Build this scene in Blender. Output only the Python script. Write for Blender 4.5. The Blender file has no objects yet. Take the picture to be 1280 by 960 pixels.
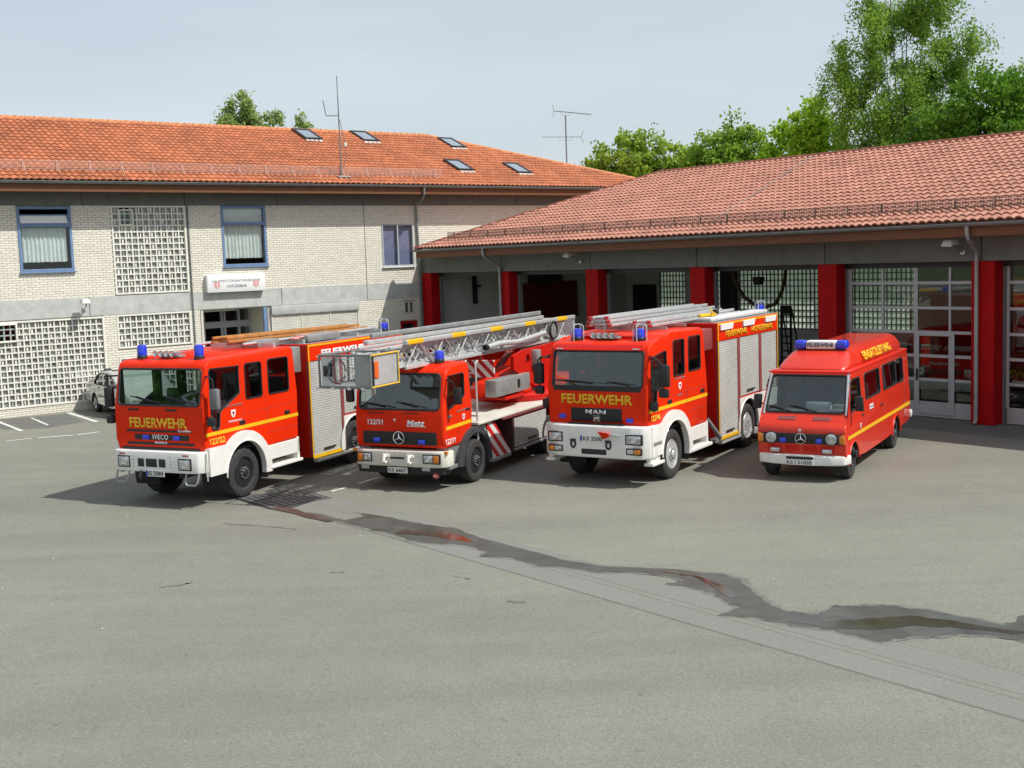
import bpy, bmesh, math, random
from mathutils import Vector, Matrix
from mathutils.geometry import tessellate_polygon
random.seed(7)
R = math.radians
sc = bpy.context.scene
COL = sc.collection

# ------------------------------------------------------------------ camera, sky, sun, exposure
def make_camera():
    p, r = R(5.97), R(-2.0)
    cp, sp, cr, sr = math.cos(p), math.sin(p), math.cos(r), math.sin(r)
    ix, iy, iz = Vector((1, 0, 0)), Vector((0, -sp, -cp)), Vector((0, cp, -sp))
    right = ix*cr - iy*sr
    down = ix*sr + iy*cr
    cam = bpy.data.cameras.new('camera')
    cam.sensor_fit = 'HORIZONTAL'; cam.sensor_width = 36; cam.lens = 1500/1280*36
    cam.clip_start = .1; cam.clip_end = 2000
    o = bpy.data.objects.new('camera', cam); COL.objects.link(o)
    m = Matrix((right, -down, -iz)).transposed().to_4x4(); m.translation = (0, 0, 4.6)
    o.matrix_world = m
    sc.camera = o
make_camera()
SUN = Vector((.73, -.30, 1.0)).normalized()      # towards the sun
def make_light():
    w = bpy.data.worlds.new('World'); sc.world = w; w.use_nodes = True
    nt = w.node_tree; n = nt.nodes; bg = n['Background']
    sky = n.new('ShaderNodeTexSky'); sky.sky_type = 'NISHITA'; sky.sun_disc = False
    sky.sun_elevation = math.asin(SUN.z); sky.sun_rotation = math.atan2(SUN.x, SUN.y)
    sky.air_density = 1.0; sky.dust_density = 2.6; sky.ozone_density = 2.0; sky.altitude = 200
    tc = n.new('ShaderNodeTexCoord'); mp = n.new('ShaderNodeMapping'); mp.inputs['Scale'].default_value = (1.2, 1.2, 6)
    nz = n.new('ShaderNodeTexNoise'); nz.inputs['Scale'].default_value = 1.6; nz.inputs['Detail'].default_value = 6; nz.inputs['Roughness'].default_value = .55
    rp = n.new('ShaderNodeMapRange'); rp.inputs[1].default_value = .35; rp.inputs[2].default_value = .8; rp.inputs[3].default_value = SKY_MIX[0]; rp.inputs[4].default_value = SKY_MIX[1]
    mx = n.new('ShaderNodeMix'); mx.data_type = 'RGBA'; mx.inputs[7].default_value = SKY_HAZE
    nt.links.new(tc.outputs['Generated'], mp.inputs[0]); nt.links.new(mp.outputs[0], nz.inputs[0]); nt.links.new(nz.outputs[0], rp.inputs[0])
    sx = n.new('ShaderNodeSeparateXYZ'); nt.links.new(tc.outputs['Generated'], sx.inputs[0]); el = n.new('ShaderNodeMapRange'); el.inputs[1].default_value = .15; el.inputs[2].default_value = .9; el.inputs[3].default_value = 1; el.inputs[4].default_value = .72   # the veil of haze thins towards the zenith
    nt.links.new(sx.outputs[2], el.inputs[0]); fm = n.new('ShaderNodeMath'); fm.operation = 'MULTIPLY'; nt.links.new(rp.outputs[0], fm.inputs[0]); nt.links.new(el.outputs[0], fm.inputs[1]); nt.links.new(fm.outputs[0], mx.inputs[0]); nt.links.new(sky.outputs[0], mx.inputs[6]); nt.links.new(mx.outputs[2], bg.inputs[0])
    bg.inputs[1].default_value = SKY_STRENGTH
    l = bpy.data.lights.new('sun', 'SUN'); l.energy = SUN_ENERGY; l.angle = R(.53); l.color = (1, .965, .90)
    o = bpy.data.objects.new('sun', l); COL.objects.link(o)
    o.rotation_euler = SUN.to_track_quat('Z', 'Y').to_euler(); o.location = SUN*60
SKY_MIX = (.58, .82); SKY_HAZE = (7.2, 7.9, 8.4, 1); SKY_STRENGTH = .10; SUN_ENERGY = 4.0
make_light()
sc.view_settings.view_transform = 'Standard'; sc.view_settings.look = 'None'
sc.view_settings.exposure = 0.15; sc.view_settings.gamma = 1
sc.render.resolution_x, sc.render.resolution_y = 1024, 768
sc.render.filter_size = 1.15; sc.cycles.max_bounces = 8; sc.cycles.transparent_max_bounces = 16; sc.cycles.caustics_reflective = False; sc.cycles.caustics_refractive = False
try:
    sc.cycles.use_denoising = True
except Exception:
    pass

# ------------------------------------------------------------------ materials
def pmat(name, col, rough=.5, metal=0., coat=0., var=0., scale=4., bump=0., bscale=60., island=0., spec=.5, dirt=0., alpha=None, trans=0., stretch=None):
    m = bpy.data.materials.new(name); m.use_nodes = True
    nt = m.node_tree; n = nt.nodes; b = n['Principled BSDF']; L = nt.links.new
    b.inputs['Base Color'].default_value = (*col, 1); b.inputs['Roughness'].default_value = rough; b.inputs['Metallic'].default_value = metal
    b.inputs['Coat Weight'].default_value = coat; b.inputs['Coat Roughness'].default_value = .06; b.inputs['Specular IOR Level'].default_value = spec
    if trans: b.inputs['Transmission Weight'].default_value = trans
    tc = n.new('ShaderNodeTexCoord')
    src = tc.outputs['Object']
    if stretch:
        mp = n.new('ShaderNodeMapping'); mp.inputs['Scale'].default_value = stretch; L(src, mp.inputs[0]); src = mp.outputs[0]
    cur = None
    def mul(fac_socket, lo, hi, inmin=.3, inmax=.7):
        nonlocal cur
        r = n.new('ShaderNodeMapRange'); r.inputs[1].default_value = inmin; r.inputs[2].default_value = inmax
        r.inputs[3].default_value = lo; r.inputs[4].default_value = hi; L(fac_socket, r.inputs[0])
        x = n.new('ShaderNodeMix'); x.data_type = 'RGBA'; x.blend_type = 'MULTIPLY'; x.inputs[0].default_value = 1
        if cur: L(cur, x.inputs[6])
        else: x.inputs[6].default_value = (*col, 1)
        L(r.outputs[0], x.inputs[7]); cur = x.outputs[2]
    if var:
        t = n.new('ShaderNodeTexNoise'); t.inputs['Scale'].default_value = scale; t.inputs['Detail'].default_value = 6; t.inputs['Roughness'].default_value = .6
        L(src, t.inputs[0]); mul(t.outputs[0], 1-var, 1+var*.6)
        r2 = n.new('ShaderNodeMapRange'); r2.inputs[3].default_value = max(0, rough-.07); r2.inputs[4].default_value = min(1, rough+.12)
        L(t.outputs[0], r2.inputs[0]); L(r2.outputs[0], b.inputs['Roughness'])
    if island:
        g = n.new('ShaderNodeNewGeometry'); oi = n.new('ShaderNodeObjectInfo')
        a = n.new('ShaderNodeMath'); a.operation = 'ADD'; L(g.outputs['Random Per Island'], a.inputs[0]); L(oi.outputs['Random'], a.inputs[1])
        fr = n.new('ShaderNodeMath'); fr.operation = 'FRACT'; L(a.outputs[0], fr.inputs[0]); mul(fr.outputs[0], 1-island, 1+island*.5, 0, 1)
    if dirt:
        t = n.new('ShaderNodeTexNoise'); t.inputs['Scale'].default_value = 2.3; t.inputs['Detail'].default_value = 8; t.inputs['Roughness'].default_value = .7
        L(src, t.inputs[0]); mul(t.outputs[0], 1, 1-dirt, .5, .8)
    if cur: L(cur, b.inputs['Base Color'])
    if bump:
        t = n.new('ShaderNodeTexNoise'); t.inputs['Scale'].default_value = bscale; t.inputs['Detail'].default_value = 5
        bp = n.new('ShaderNodeBump'); bp.inputs['Strength'].default_value = bump; bp.inputs['Distance'].default_value = .01
        L(src, t.inputs[0]); L(t.outputs[0], bp.inputs['Height']); L(bp.outputs[0], b.inputs['Normal'])
    return m

def glass(name, tint, refl=1., ior=1.5):
    m = bpy.data.materials.new(name); m.use_nodes = True
    nt = m.node_tree; n = nt.nodes; L = nt.links.new; n.remove(n['Principled BSDF'])
    t = n.new('ShaderNodeBsdfTransparent'); t.inputs[0].default_value = (*tint, 1)
    g = n.new('ShaderNodeBsdfGlossy'); g.inputs['Roughness'].default_value = .02; g.inputs[0].default_value = (refl, refl, refl, 1)
    f = n.new('ShaderNodeFresnel'); gm = n.new('ShaderNodeNewGeometry'); mi = n.new('ShaderNodeMapRange')   # same reflectance from both faces of a thin pane
    mi.inputs[3].default_value = ior; mi.inputs[4].default_value = 1/ior; L(gm.outputs['Backfacing'], mi.inputs[0]); L(mi.outputs[0], f.inputs[0])
    mm = n.new('ShaderNodeMath'); mm.operation = 'MULTIPLY_ADD'; mm.inputs[1].default_value = 1.35; mm.inputs[2].default_value = .01
    x = n.new('ShaderNodeMixShader'); L(f.outputs[0], mm.inputs[0]); L(mm.outputs[0], x.inputs[0]); L(t.outputs[0], x.inputs[1]); L(g.outputs[0], x.inputs[2])
    L(x.outputs[0], n['Material Output'].inputs[0])
    return m

def leafmat(name, col, tr=.5):
    m = bpy.data.materials.new(name); m.use_nodes = True
    nt = m.node_tree; n = nt.nodes; L = nt.links.new; b = n['Principled BSDF']
    b.inputs['Roughness'].default_value = .55; b.inputs['Specular IOR Level'].default_value = .3
    g = n.new('ShaderNodeNewGeometry'); tc = n.new('ShaderNodeTexCoord')
    nz = n.new('ShaderNodeTexNoise'); nz.inputs['Scale'].default_value = .55; nz.inputs['Detail'].default_value = 3; L(tc.outputs['Object'], nz.inputs[0])
    ad = n.new('ShaderNodeMath'); ad.operation = 'ADD'; L(g.outputs['Random Per Island'], ad.inputs[0]); L(nz.outputs[0], ad.inputs[1])
    r = n.new('ShaderNodeValToRGB'); r.color_ramp.elements[0].position = .3; r.color_ramp.elements[1].position = 1.25 if False else 1
    r.color_ramp.elements[0].color = (col[0]*.62, col[1]*.66, col[2]*.7, 1); r.color_ramp.elements[1].color = (col[0]*1.45, col[1]*1.3, col[2]*1.1, 1)
    hv = n.new('ShaderNodeMath'); hv.operation = 'MULTIPLY'; hv.inputs[1].default_value = .62; L(ad.outputs[0], hv.inputs[0]); L(hv.outputs[0], r.inputs[0])
    L(r.outputs[0], b.inputs['Base Color'])
    t = n.new('ShaderNodeBsdfTranslucent'); L(r.outputs[0], t.inputs[0])
    x = n.new('ShaderNodeMixShader'); x.inputs[0].default_value = tr; L(b.outputs[0], x.inputs[1]); L(t.outputs[0], x.inputs[2]); L(x.outputs[0], n['Material Output'].inputs[0])
    return m

def stripes(name, c1, c2, freq, ang):
    m = bpy.data.materials.new(name); m.use_nodes = True
    nt = m.node_tree; n = nt.nodes; L = nt.links.new; b = n['Principled BSDF']; b.inputs['Roughness'].default_value = .35
    tc = n.new('ShaderNodeTexCoord'); mp = n.new('ShaderNodeMapping'); mp.inputs['Rotation'].default_value = ang; L(tc.outputs['Object'], mp.inputs[0])
    sx = n.new('ShaderNodeSeparateXYZ'); L(mp.outputs[0], sx.inputs[0])
    a = n.new('ShaderNodeMath'); a.operation = 'MULTIPLY'; a.inputs[1].default_value = freq; L(sx.outputs[2], a.inputs[0])
    f = n.new('ShaderNodeMath'); f.operation = 'FRACT'; L(a.outputs[0], f.inputs[0])
    g = n.new('ShaderNodeMath'); g.operation = 'GREATER_THAN'; g.inputs[1].default_value = .5; L(f.outputs[0], g.inputs[0])
    x = n.new('ShaderNodeMix'); x.data_type = 'RGBA'; x.inputs[6].default_value = (*c1, 1); x.inputs[7].default_value = (*c2, 1); L(g.outputs[0], x.inputs[0]); L(x.outputs[2], b.inputs[0])
    return m

M = {}
M['red'] = pmat('signal_red_paint', (.77, .028, .0030), .40, coat=.11, var=.08, scale=1.7, dirt=.16, spec=.12)
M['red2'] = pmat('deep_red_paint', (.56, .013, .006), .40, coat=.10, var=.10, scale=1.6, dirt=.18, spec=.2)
M['redvan'] = pmat('old_glossy_red_paint', (.66, .030, .008), .34, coat=.55, var=.08, scale=1.7, dirt=.12, spec=.35)
M['redcol'] = pmat('red_column_paint', (.40, .006, .008), .65, var=.16, scale=2.2, bump=.15, bscale=30, spec=.12, dirt=.2)
M['white'] = pmat('white_paint', (.80, .79, .75), .4, coat=.25, var=.10, scale=2.5, dirt=.22)
M['offwhite'] = pmat('ivory_paint', (.66, .64, .56), .55, var=.12, scale=3, dirt=.2)
M['alu'] = pmat('ribbed_aluminium', (.58, .60, .57), .45, metal=.25, var=.10, scale=2)
M['galv'] = pmat('galvanised_steel', (.36, .37, .36), .5, metal=.5, var=.18, scale=6)
M['alubright'] = pmat('bright_aluminium', (.60, .61, .60), .36, metal=.4, var=.12, scale=5)
M['zinc'] = pmat('weathered_zinc', (.20, .22, .22), .55, metal=.35, var=.2, scale=3)
M['black'] = pmat('black_plastic', (.018, .018, .02), .45, var=.2, scale=6)
M['rubber'] = pmat('tyre_rubber', (.035, .034, .033), .8, var=.25, scale=8, bump=.2, bscale=80)
M['dark'] = pmat('dark_interior', (.016, .017, .018), .8, var=.2)
M['lining'] = pmat('grey_cab_lining', (.075, .078, .082), .8, var=.15)
M['chassis'] = pmat('chassis_black', (.02, .02, .02), .7, var=.3)
M['grey'] = pmat('mid_grey_plastic', (.16, .165, .17), .6, var=.12)
M['seat'] = pmat('grey_seat_cloth', (.06, .065, .075), .9, var=.2, bump=.2)
M['yellow'] = pmat('yellow_reflective_film', (.80, .47, .012), .4, var=.06)
M['orange'] = pmat('amber_lens', (.75, .22, .01), .2, coat=.5)
M['whitefilm'] = pmat('white_reflective_film', (.80, .80, .80), .4)
M['blue'] = pmat('blue_beacon_lens', (.012, .045, .78), .12, coat=1, trans=.12)
M['redlens'] = pmat('red_lens', (.35, .01, .01), .2, coat=.5)
M['chrome'] = pmat('chrome', (.75, .75, .75), .12, metal=1)
M['lamp'] = pmat('headlamp_glass', (.55, .57, .58), .12, metal=.6, coat=1, var=.5, scale=14)
M['wood'] = pmat('varnished_ladder_wood', (.46, .20, .055), .5, var=.35, scale=5, stretch=(1, 6, 6))
M['fascia'] = pmat('stained_fascia_board', (.17, .062, .022), .6, var=.35, scale=2.5, stretch=(1, 8, 8))
M['concrete'] = pmat('exposed_aggregate_concrete', (.49, .50, .48), .9, var=.16, scale=3, bump=.5, bscale=45, dirt=.18)
M['concdark'] = pmat('grey_lintel_and_band_shade', (.165, .172, .16), .9, var=.18, scale=3, bump=.5, bscale=45, dirt=.15)
M['brick'] = pmat('cream_facing_brick', (.77, .73, .63), .85, var=.06, scale=9, island=.08, bump=.3, bscale=40)
M['mortar'] = pmat('grey_brown_mortar', (.50, .47, .40), .95, var=.2, bump=.3)
M['tileA'] = pmat('orange_clay_tile', (.50, .175, .080), .75, var=.20, scale=.8, island=.20, bump=.15, bscale=30)
M['tileB'] = pmat('weathered_red_tile', (.475, .215, .150), .75, var=.20, scale=.8, island=.14, bump=.15, bscale=30)
M['ridgeA'] = pmat('pale_orange_ridge_tile', (.56, .24, .10), .75, var=.22, scale=4)
M['ridgeB'] = pmat('brown_red_ridge_tile', (.23, .070, .042), .75, var=.2, scale=4)
M['bluefr'] = pmat('blue_window_frame', (.15, .24, .40), .5, var=.15)
M['greyfr'] = pmat('grey_window_frame', (.40, .42, .45), .5, var=.1)
M['curtain'] = pmat('net_curtain_and_sky_reflection', (.88, .88, .84), .9, var=.1)
M['mullion'] = pmat('cream_block_mortar', (.78, .765, .69), .85, var=.1, scale=5)
M['block1'] = pmat('dark_glass_block', (.23, .24, .235), .12, spec=.8)
M['block2'] = pmat('grey_glass_block', (.33, .345, .33), .14, spec=.8)
M['block3'] = pmat('pale_glass_block', (.34, .36, .35), .12, spec=.9)
M['hallwall'] = pmat('hall_wall_paint', (.66, .68, .63), .9, var=.1, scale=1)
M['hallfloor'] = pmat('hall_floor', (.13, .12, .115), .7, var=.2, scale=1.5)
M['gate'] = pmat('gate_aluminium_frame', (.44, .45, .45), .5, metal=.2, var=.1)
M['lad'] = pmat('hose_brown', (.07, .045, .022), .8, var=.2)
M['bark'] = pmat('brown_bark', (.07, .055, .042), .95, var=.35, scale=6, bump=.6, bscale=18)
M['birchbark'] = pmat('birch_bark', (.38, .37, .34), .85, var=.6, scale=5, stretch=(1, 1, 3))
M['g_win'] = glass('window_glass', (.90, .94, .94), .55)
M['g_cab'] = glass('cab_window_glass', (.84, .90, .88))
M['g_dark'] = glass('tinted_cab_glass', (.58, .62, .63))
M['g_blue'] = glass('bluish_window_glass', (.55, .54, .68), .9)
M['g_gate'] = glass('gate_pane_glass', (.78, .82, .79), .8)
M['silver'] = pmat('silver_car_paint', (.60, .61, .58), .34, metal=.45, coat=.8, var=.06)
M['hazard'] = stripes('red_white_hazard_film', (.55, .02, .02), (.78, .77, .74), 4.2, (0, R(40), 0))
M['hazard2'] = stripes('red_white_warning_board', (.50, .02, .02), (.78, .72, .66), 5.5, (R(45), 0, 0))
M['paintline'] = pmat('worn_white_road_paint', (.66, .66, .63), .8, var=.3, scale=9, bump=.2)
M['plate'] = pmat('number_plate_white', (.74, .74, .70), .4)
M['text_black'] = pmat('black_lettering', (.02, .02, .02), .5)
M['text_grey'] = pmat('faded_grey_lettering', (.25, .26, .28), .6)
M['emblem'] = pmat('pale_red_emblem', (.70, .30, .27), .6)
M['euroblue'] = pmat('number_plate_blue', (.02, .06, .35), .4)
M['lampwhite'] = pmat('white_lamp_housing', (.66, .66, .64), .4, var=.1)

def asphalt():
    m = bpy.data.materials.new('weathered_asphalt'); m.use_nodes = True
    nt = m.node_tree; n = nt.nodes; L = nt.links.new; b = n['Principled BSDF']
    tc = n.new('ShaderNodeTexCoord')
    def noise(s, d, rough=.6, st=None):
        src = tc.outputs['Object']
        if st:
            mp = n.new('ShaderNodeMapping'); mp.inputs['Scale'].default_value = st; mp.inputs['Rotation'].default_value = (0, 0, R(51)); L(src, mp.inputs[0]); src = mp.outputs[0]
        t = n.new('ShaderNodeTexNoise'); t.inputs['Scale'].default_value = s; t.inputs['Detail'].default_value = d; t.inputs['Roughness'].default_value = rough
        L(src, t.inputs[0]); return t.outputs[0]
    big, mid, fine, lane = noise(.18, 5), noise(1.3, 6, .65), noise(95, 4, .8), noise(.5, 4, .5, (.12, 1.3, 1))
    rp = n.new('ShaderNodeValToRGB'); e = rp.color_ramp.elements
    e[0].position = .3; e[0].color = (.186, .184, .152, 1); e[1].position = .7; e[1].color = (.246, .244, .205, 1)
    a = n.new('ShaderNodeMath'); a.operation = 'ADD'; h = n.new('ShaderNodeMath'); h.operation = 'MULTIPLY'; h.inputs[1].default_value = .34
    a2 = n.new('ShaderNodeMath'); a2.operation = 'ADD'
    L(big, a.inputs[0]); L(mid, a.inputs[1]); L(a.outputs[0], a2.inputs[0]); L(lane, a2.inputs[1]); L(a2.outputs[0], h.inputs[0]); L(h.outputs[0], rp.inputs[0])
    def mul(sock, lo, hi, i0, i1, prev):
        r = n.new('ShaderNodeMapRange'); r.inputs[1].default_value = i0; r.inputs[2].default_value = i1; r.inputs[3].default_value = lo; r.inputs[4].default_value = hi; L(sock, r.inputs[0])
        x = n.new('ShaderNodeMix'); x.data_type = 'RGBA'; x.blend_type = 'MULTIPLY'; x.inputs[0].default_value = 1; L(prev, x.inputs[6]); L(r.outputs[0], x.inputs[7]); return x.outputs[2]
    c = mul(fine, .70, 1.28, .25, .75, rp.outputs[0])
    c = mul(noise(26, 3, .7), .84, 1.13, .3, .7, c)
    vs = n.new('ShaderNodeTexVoronoi'); vs.inputs['Scale'].default_value = 60; L(tc.outputs['Object'], vs.inputs[0])
    sv = n.new('ShaderNodeSeparateColor'); L(vs.outputs['Color'], sv.inputs[0]); c = mul(sv.outputs[0], .85, 1.13, 0, 1, c)
    c = mul(noise(.8, 5, .6, (.06, 1.6, 1)), .93, 1.03, .35, .6, c)
    c = mul(noise(.07, 3, .5), .90, 1.06, .35, .65, c)
    # hairline cracks and old seams
    v = n.new('ShaderNodeTexVoronoi'); v.feature = 'DISTANCE_TO_EDGE'; v.inputs['Scale'].default_value = .16
    nd = n.new('ShaderNodeTexNoise'); nd.inputs['Scale'].default_value = .9; nd.inputs['Detail'].default_value = 5; L(tc.outputs['Object'], nd.inputs[0])
    av = n.new('ShaderNodeMix'); av.data_type = 'RGBA'; av.blend_type = 'ADD'; av.inputs[0].default_value = .9; L(tc.outputs['Object'], av.inputs[6]); L(nd.outputs[1], av.inputs[7])
    L(av.outputs[2], v.inputs[0])
    c = mul(v.outputs[0], .93, 1, 0, .003, c)
    sp = noise(7, 2, .5)
    c = mul(sp, 1, .80, .66, .74, c)
    L(c, b.inputs['Base Color']); b.inputs['Roughness'].default_value = .88; b.inputs['Specular IOR Level'].default_value = .35
    bp = n.new('ShaderNodeBump'); bp.inputs['Strength'].default_value = .35; bp.inputs['Distance'].default_value = .006; L(fine, bp.inputs['Height']); L(bp.outputs[0], b.inputs['Normal'])
    return m
M['asphalt'] = asphalt()
M['asphalt2'] = pmat('dark_patch_and_hall_shade', (.135, .134, .124), .9, var=.18, scale=2, bump=.4, bscale=90)
M['slab'] = pmat('concrete_gutter_slab', (.214, .215, .194), .9, var=.24, scale=38, bump=.4, bscale=80, dirt=.10)
M['slab2'] = pmat('darker_gutter_slab', (.208, .208, .182), .9, var=.12, scale=6, bump=.3, bscale=80)
M['skyl'] = pmat('roof_window_glass', (.62, .68, .72), .08, metal=.85)
M['blind'] = pmat('mauve_window_blind', (.26, .26, .42), .8, var=.15)
M['slab3'] = pmat('greyer_gutter_slab', (.205, .206, .185), .9, var=.24, scale=38, bump=.3, bscale=80)
M['asphalt_slab'] = pmat('asphalt_filled_slab', (.208, .204, .172), .9, var=.24, scale=38)
M['joint'] = pmat('dark_joint', (.165, .16, .138), .95, var=.2)
M['damp'] = pmat('damp_asphalt_fringe', (.165, .164, .142), .8, var=.2, scale=3, bump=.3, bscale=90)
M['wet'] = pmat('wet_asphalt', (.085, .086, .074), .42, var=.38, scale=2.2, bump=.25, bscale=90)
M['water'] = pmat('muddy_shallow_water', (.050, .046, .032), .09, var=.3, scale=2.5, spec=.8)
M['rust'] = pmat('rusty_silt', (.075, .048, .036), .45, var=.4, scale=3)
M['grass'] = pmat('lawn_grass', (.06, .10, .025), .95, var=.35, scale=1.5, bump=.5)
M['iron'] = pmat('cast_iron', (.16, .16, .155), .6, metal=.4, var=.3)

def blockglow():                      # translucent hall glass blocks, lit by the daylight behind them
    m = bpy.data.materials.new('green_tinted_glass_block'); m.use_nodes = True
    nt = m.node_tree; n = nt.nodes; L = nt.links.new; n.remove(n['Principled BSDF'])
    t = n.new('ShaderNodeBsdfTranslucent'); t.inputs[0].default_value = (.74, .82, .70, 1)
    s = n.new('ShaderNodeBsdfTransparent'); s.inputs[0].default_value = (.50, .62, .50, 1)
    g = n.new('ShaderNodeNewGeometry'); r = n.new('ShaderNodeMapRange'); r.inputs[3].default_value = .05; r.inputs[4].default_value = .45
    L(g.outputs['Random Per Island'], r.inputs[0])
    x = n.new('ShaderNodeMixShader'); L(r.outputs[0], x.inputs[0]); L(t.outputs[0], x.inputs[1]); L(s.outputs[0], x.inputs[2]); L(x.outputs[0], n['Material Output'].inputs[0])
    return m
M['blockglow'] = blockglow()

# ------------------------------------------------------------------ mesh helpers
AX = {'x': lambda a, p: (a, p[0], p[1]), 'y': lambda a, p: (p[0], a, p[1]), 'z': lambda a, p: (p[0], p[1], a)}
def link(name, me, parent=None):
    o = bpy.data.objects.new(name, me); COL.objects.link(o)
    if parent: o.parent = parent
    return o
class MB:
    def __init__(s): s.bm = bmesh.new(); s.mi = 0
    def face(s, pts):
        f = s.bm.faces.new([s.bm.verts.new(p) for p in pts]); f.material_index = s.mi; return f
    def _solid(s, a, b, bev, seg):
        va = [s.bm.verts.new(p) for p in a]; vb = [s.bm.verts.new(p) for p in b]; k = len(a); fs = []
        fs.append(s.bm.faces.new(va[::-1])); fs.append(s.bm.faces.new(vb))
        for i in range(k): fs.append(s.bm.faces.new((va[i], va[(i+1) % k], vb[(i+1) % k], vb[i])))
        for f in fs: f.material_index = s.mi
        if bev: bmesh.ops.bevel(s.bm, geom=list({e for f in fs for e in f.edges}), offset=bev, segments=seg, profile=.5, affect='EDGES', clamp_overlap=True)
        return s
    def box(s, x0, x1, y0, y1, z0, z1, bev=0, seg=2):
        x0, x1 = sorted((x0, x1)); y0, y1 = sorted((y0, y1)); z0, z1 = sorted((z0, z1))
        return s._solid([(x0, y0, z0), (x1, y0, z0), (x1, y1, z0), (x0, y1, z0)], [(x0, y0, z1), (x1, y0, z1), (x1, y1, z1), (x0, y1, z1)], bev, seg)
    def prism(s, pts, axis, a, b, bev=0, seg=2):
        return s._solid([AX[axis](a, p) for p in pts], [AX[axis](b, p) for p in pts], bev, seg)
    def hexa(s, a, b, bev=0, seg=2): return s._solid(a, b, bev, seg)
    def ring(s, c, u, v, r, n): return [s.bm.verts.new(c + u*(r*math.cos(2*math.pi*i/n)) + v*(r*math.sin(2*math.pi*i/n))) for i in range(n)]
    def tube(s, path, r, n=8, closed=False, caps=True):
        P = [Vector(p) for p in path]; k = len(P); rings = []; pu = None
        for i in range(k):
            if closed: d = P[(i+1) % k] - P[i-1]
            else: d = P[min(i+1, k-1)] - P[max(i-1, 0)]
            d.normalize()
            if pu is None:
                pu = d.orthogonal().normalized()
            else:
                pu = (pu - d*pu.dot(d)); pu = pu.normalized() if pu.length > 1e-6 else d.orthogonal().normalized()
            rr = r[i] if isinstance(r, (list, tuple)) else r
            rings.append(s.ring(P[i], pu, d.cross(pu), rr, n))
        for i in range(k if closed else k-1):
            A, B = rings[i], rings[(i+1) % k]
            for j in range(n):
                f = s.bm.faces.new((A[j], A[(j+1) % n], B[(j+1) % n], B[j])); f.material_index = s.mi
        if caps and not closed:
            f = s.bm.faces.new(rings[0][::-1]); f.material_index = s.mi
            f = s.bm.faces.new(rings[-1]); f.material_index = s.mi
        return s
    def cyl(s, p0, p1, r0, r1=None, n=16): return s.tube([p0, p1], [r0, r0 if r1 is None else r1], n)
    def lathe(s, prof, c, axis='y', n=28, sgn=1, vary=None):
        c = Vector(c); ax = {'x': Vector((1, 0, 0)), 'y': Vector((0, 1, 0)), 'z': Vector((0, 0, 1))}[axis]*sgn
        u = Vector((0, 0, 1)) if axis != 'z' else Vector((1, 0, 0)); v = ax.cross(u); rings = []
        for q, (r, h) in enumerate(prof):
            ring = []
            for i in range(n):
                rr = r*(vary(q, i) if vary else 1)
                ring.append(s.bm.verts.new(c + ax*h + u*(rr*math.cos(2*math.pi*i/n)) + v*(rr*math.sin(2*math.pi*i/n))))
            rings.append(ring)
        for A, B in zip(rings, rings[1:]):
            for j in range(n):
                f = s.bm.faces.new((A[j], A[(j+1) % n], B[(j+1) % n], B[j])); f.material_index = s.mi
        for rg, (r, h) in ((rings[0], prof[0]), (rings[-1], prof[-1])):
            if r > 1e-4:
                try: f = s.bm.faces.new(rg); f.material_index = s.mi
                except ValueError: pass
        return s
    def plate(s, outer, holes, fn, t):
        loops = [outer] + list(holes); flat = [p for l in loops for p in l]
        tri = tessellate_polygon([[Vector((p[0], p[1], 0)) for p in l] for l in loops])
        F = [s.bm.verts.new(fn(p[0], p[1], 0)) for p in flat]; Bk = [s.bm.verts.new(fn(p[0], p[1], t)) for p in flat]
        for a, b, c in tri:
            try:
                f = s.bm.faces.new((F[a], F[b], F[c])); f.material_index = s.mi
                f = s.bm.faces.new((Bk[c], Bk[b], Bk[a])); f.material_index = s.mi
            except ValueError: pass
        i = 0
        for l in loops:
            k = len(l)
            for j in range(k):
                f = s.bm.faces.new((F[i+j], F[i+(j+1) % k], Bk[i+(j+1) % k], Bk[i+j])); f.material_index = s.mi
            i += k
        return s
    def mesh(s, name, mats, smooth=35):
        bmesh.ops.recalc_face_normals(s.bm, faces=s.bm.faces[:])
        me = bpy.data.meshes.new(name); s.bm.to_mesh(me); s.bm.free()
        for m in (mats if isinstance(mats, (list, tuple)) else [mats]): me.materials.append(m)
        if smooth:
            me.shade_smooth(); me.set_sharp_from_angle(angle=R(smooth))
        return me
    def build(s, name, mats, parent=None, smooth=35): return link(name, s.mesh(name, mats, smooth), parent)
def pydata(name, verts, faces, mats, parent=None, smooth=0):
    me = bpy.data.meshes.new(name); me.from_pydata(verts, [], faces)
    for m in (mats if isinstance(mats, (list, tuple)) else [mats]): me.materials.append(m)
    if smooth: me.shade_smooth(); me.set_sharp_from_angle(angle=R(smooth))
    return link(name, me, parent)
def empty(name, loc, rz=0, label=None, cat=None, group=None, kind=None):
    o = bpy.data.objects.new(name, None); COL.objects.link(o); o.location = loc; o.rotation_euler = (0, 0, rz); o.empty_display_size = .3
    return tag(o, label, cat, group, kind)
def tag(o, label=None, cat=None, group=None, kind=None):
    for k, v in (('label', label), ('category', cat), ('group', group), ('kind', kind)):
        if v: o[k] = v
    return o
def stuff(o): o['kind'] = 'stuff'; return o
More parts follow.
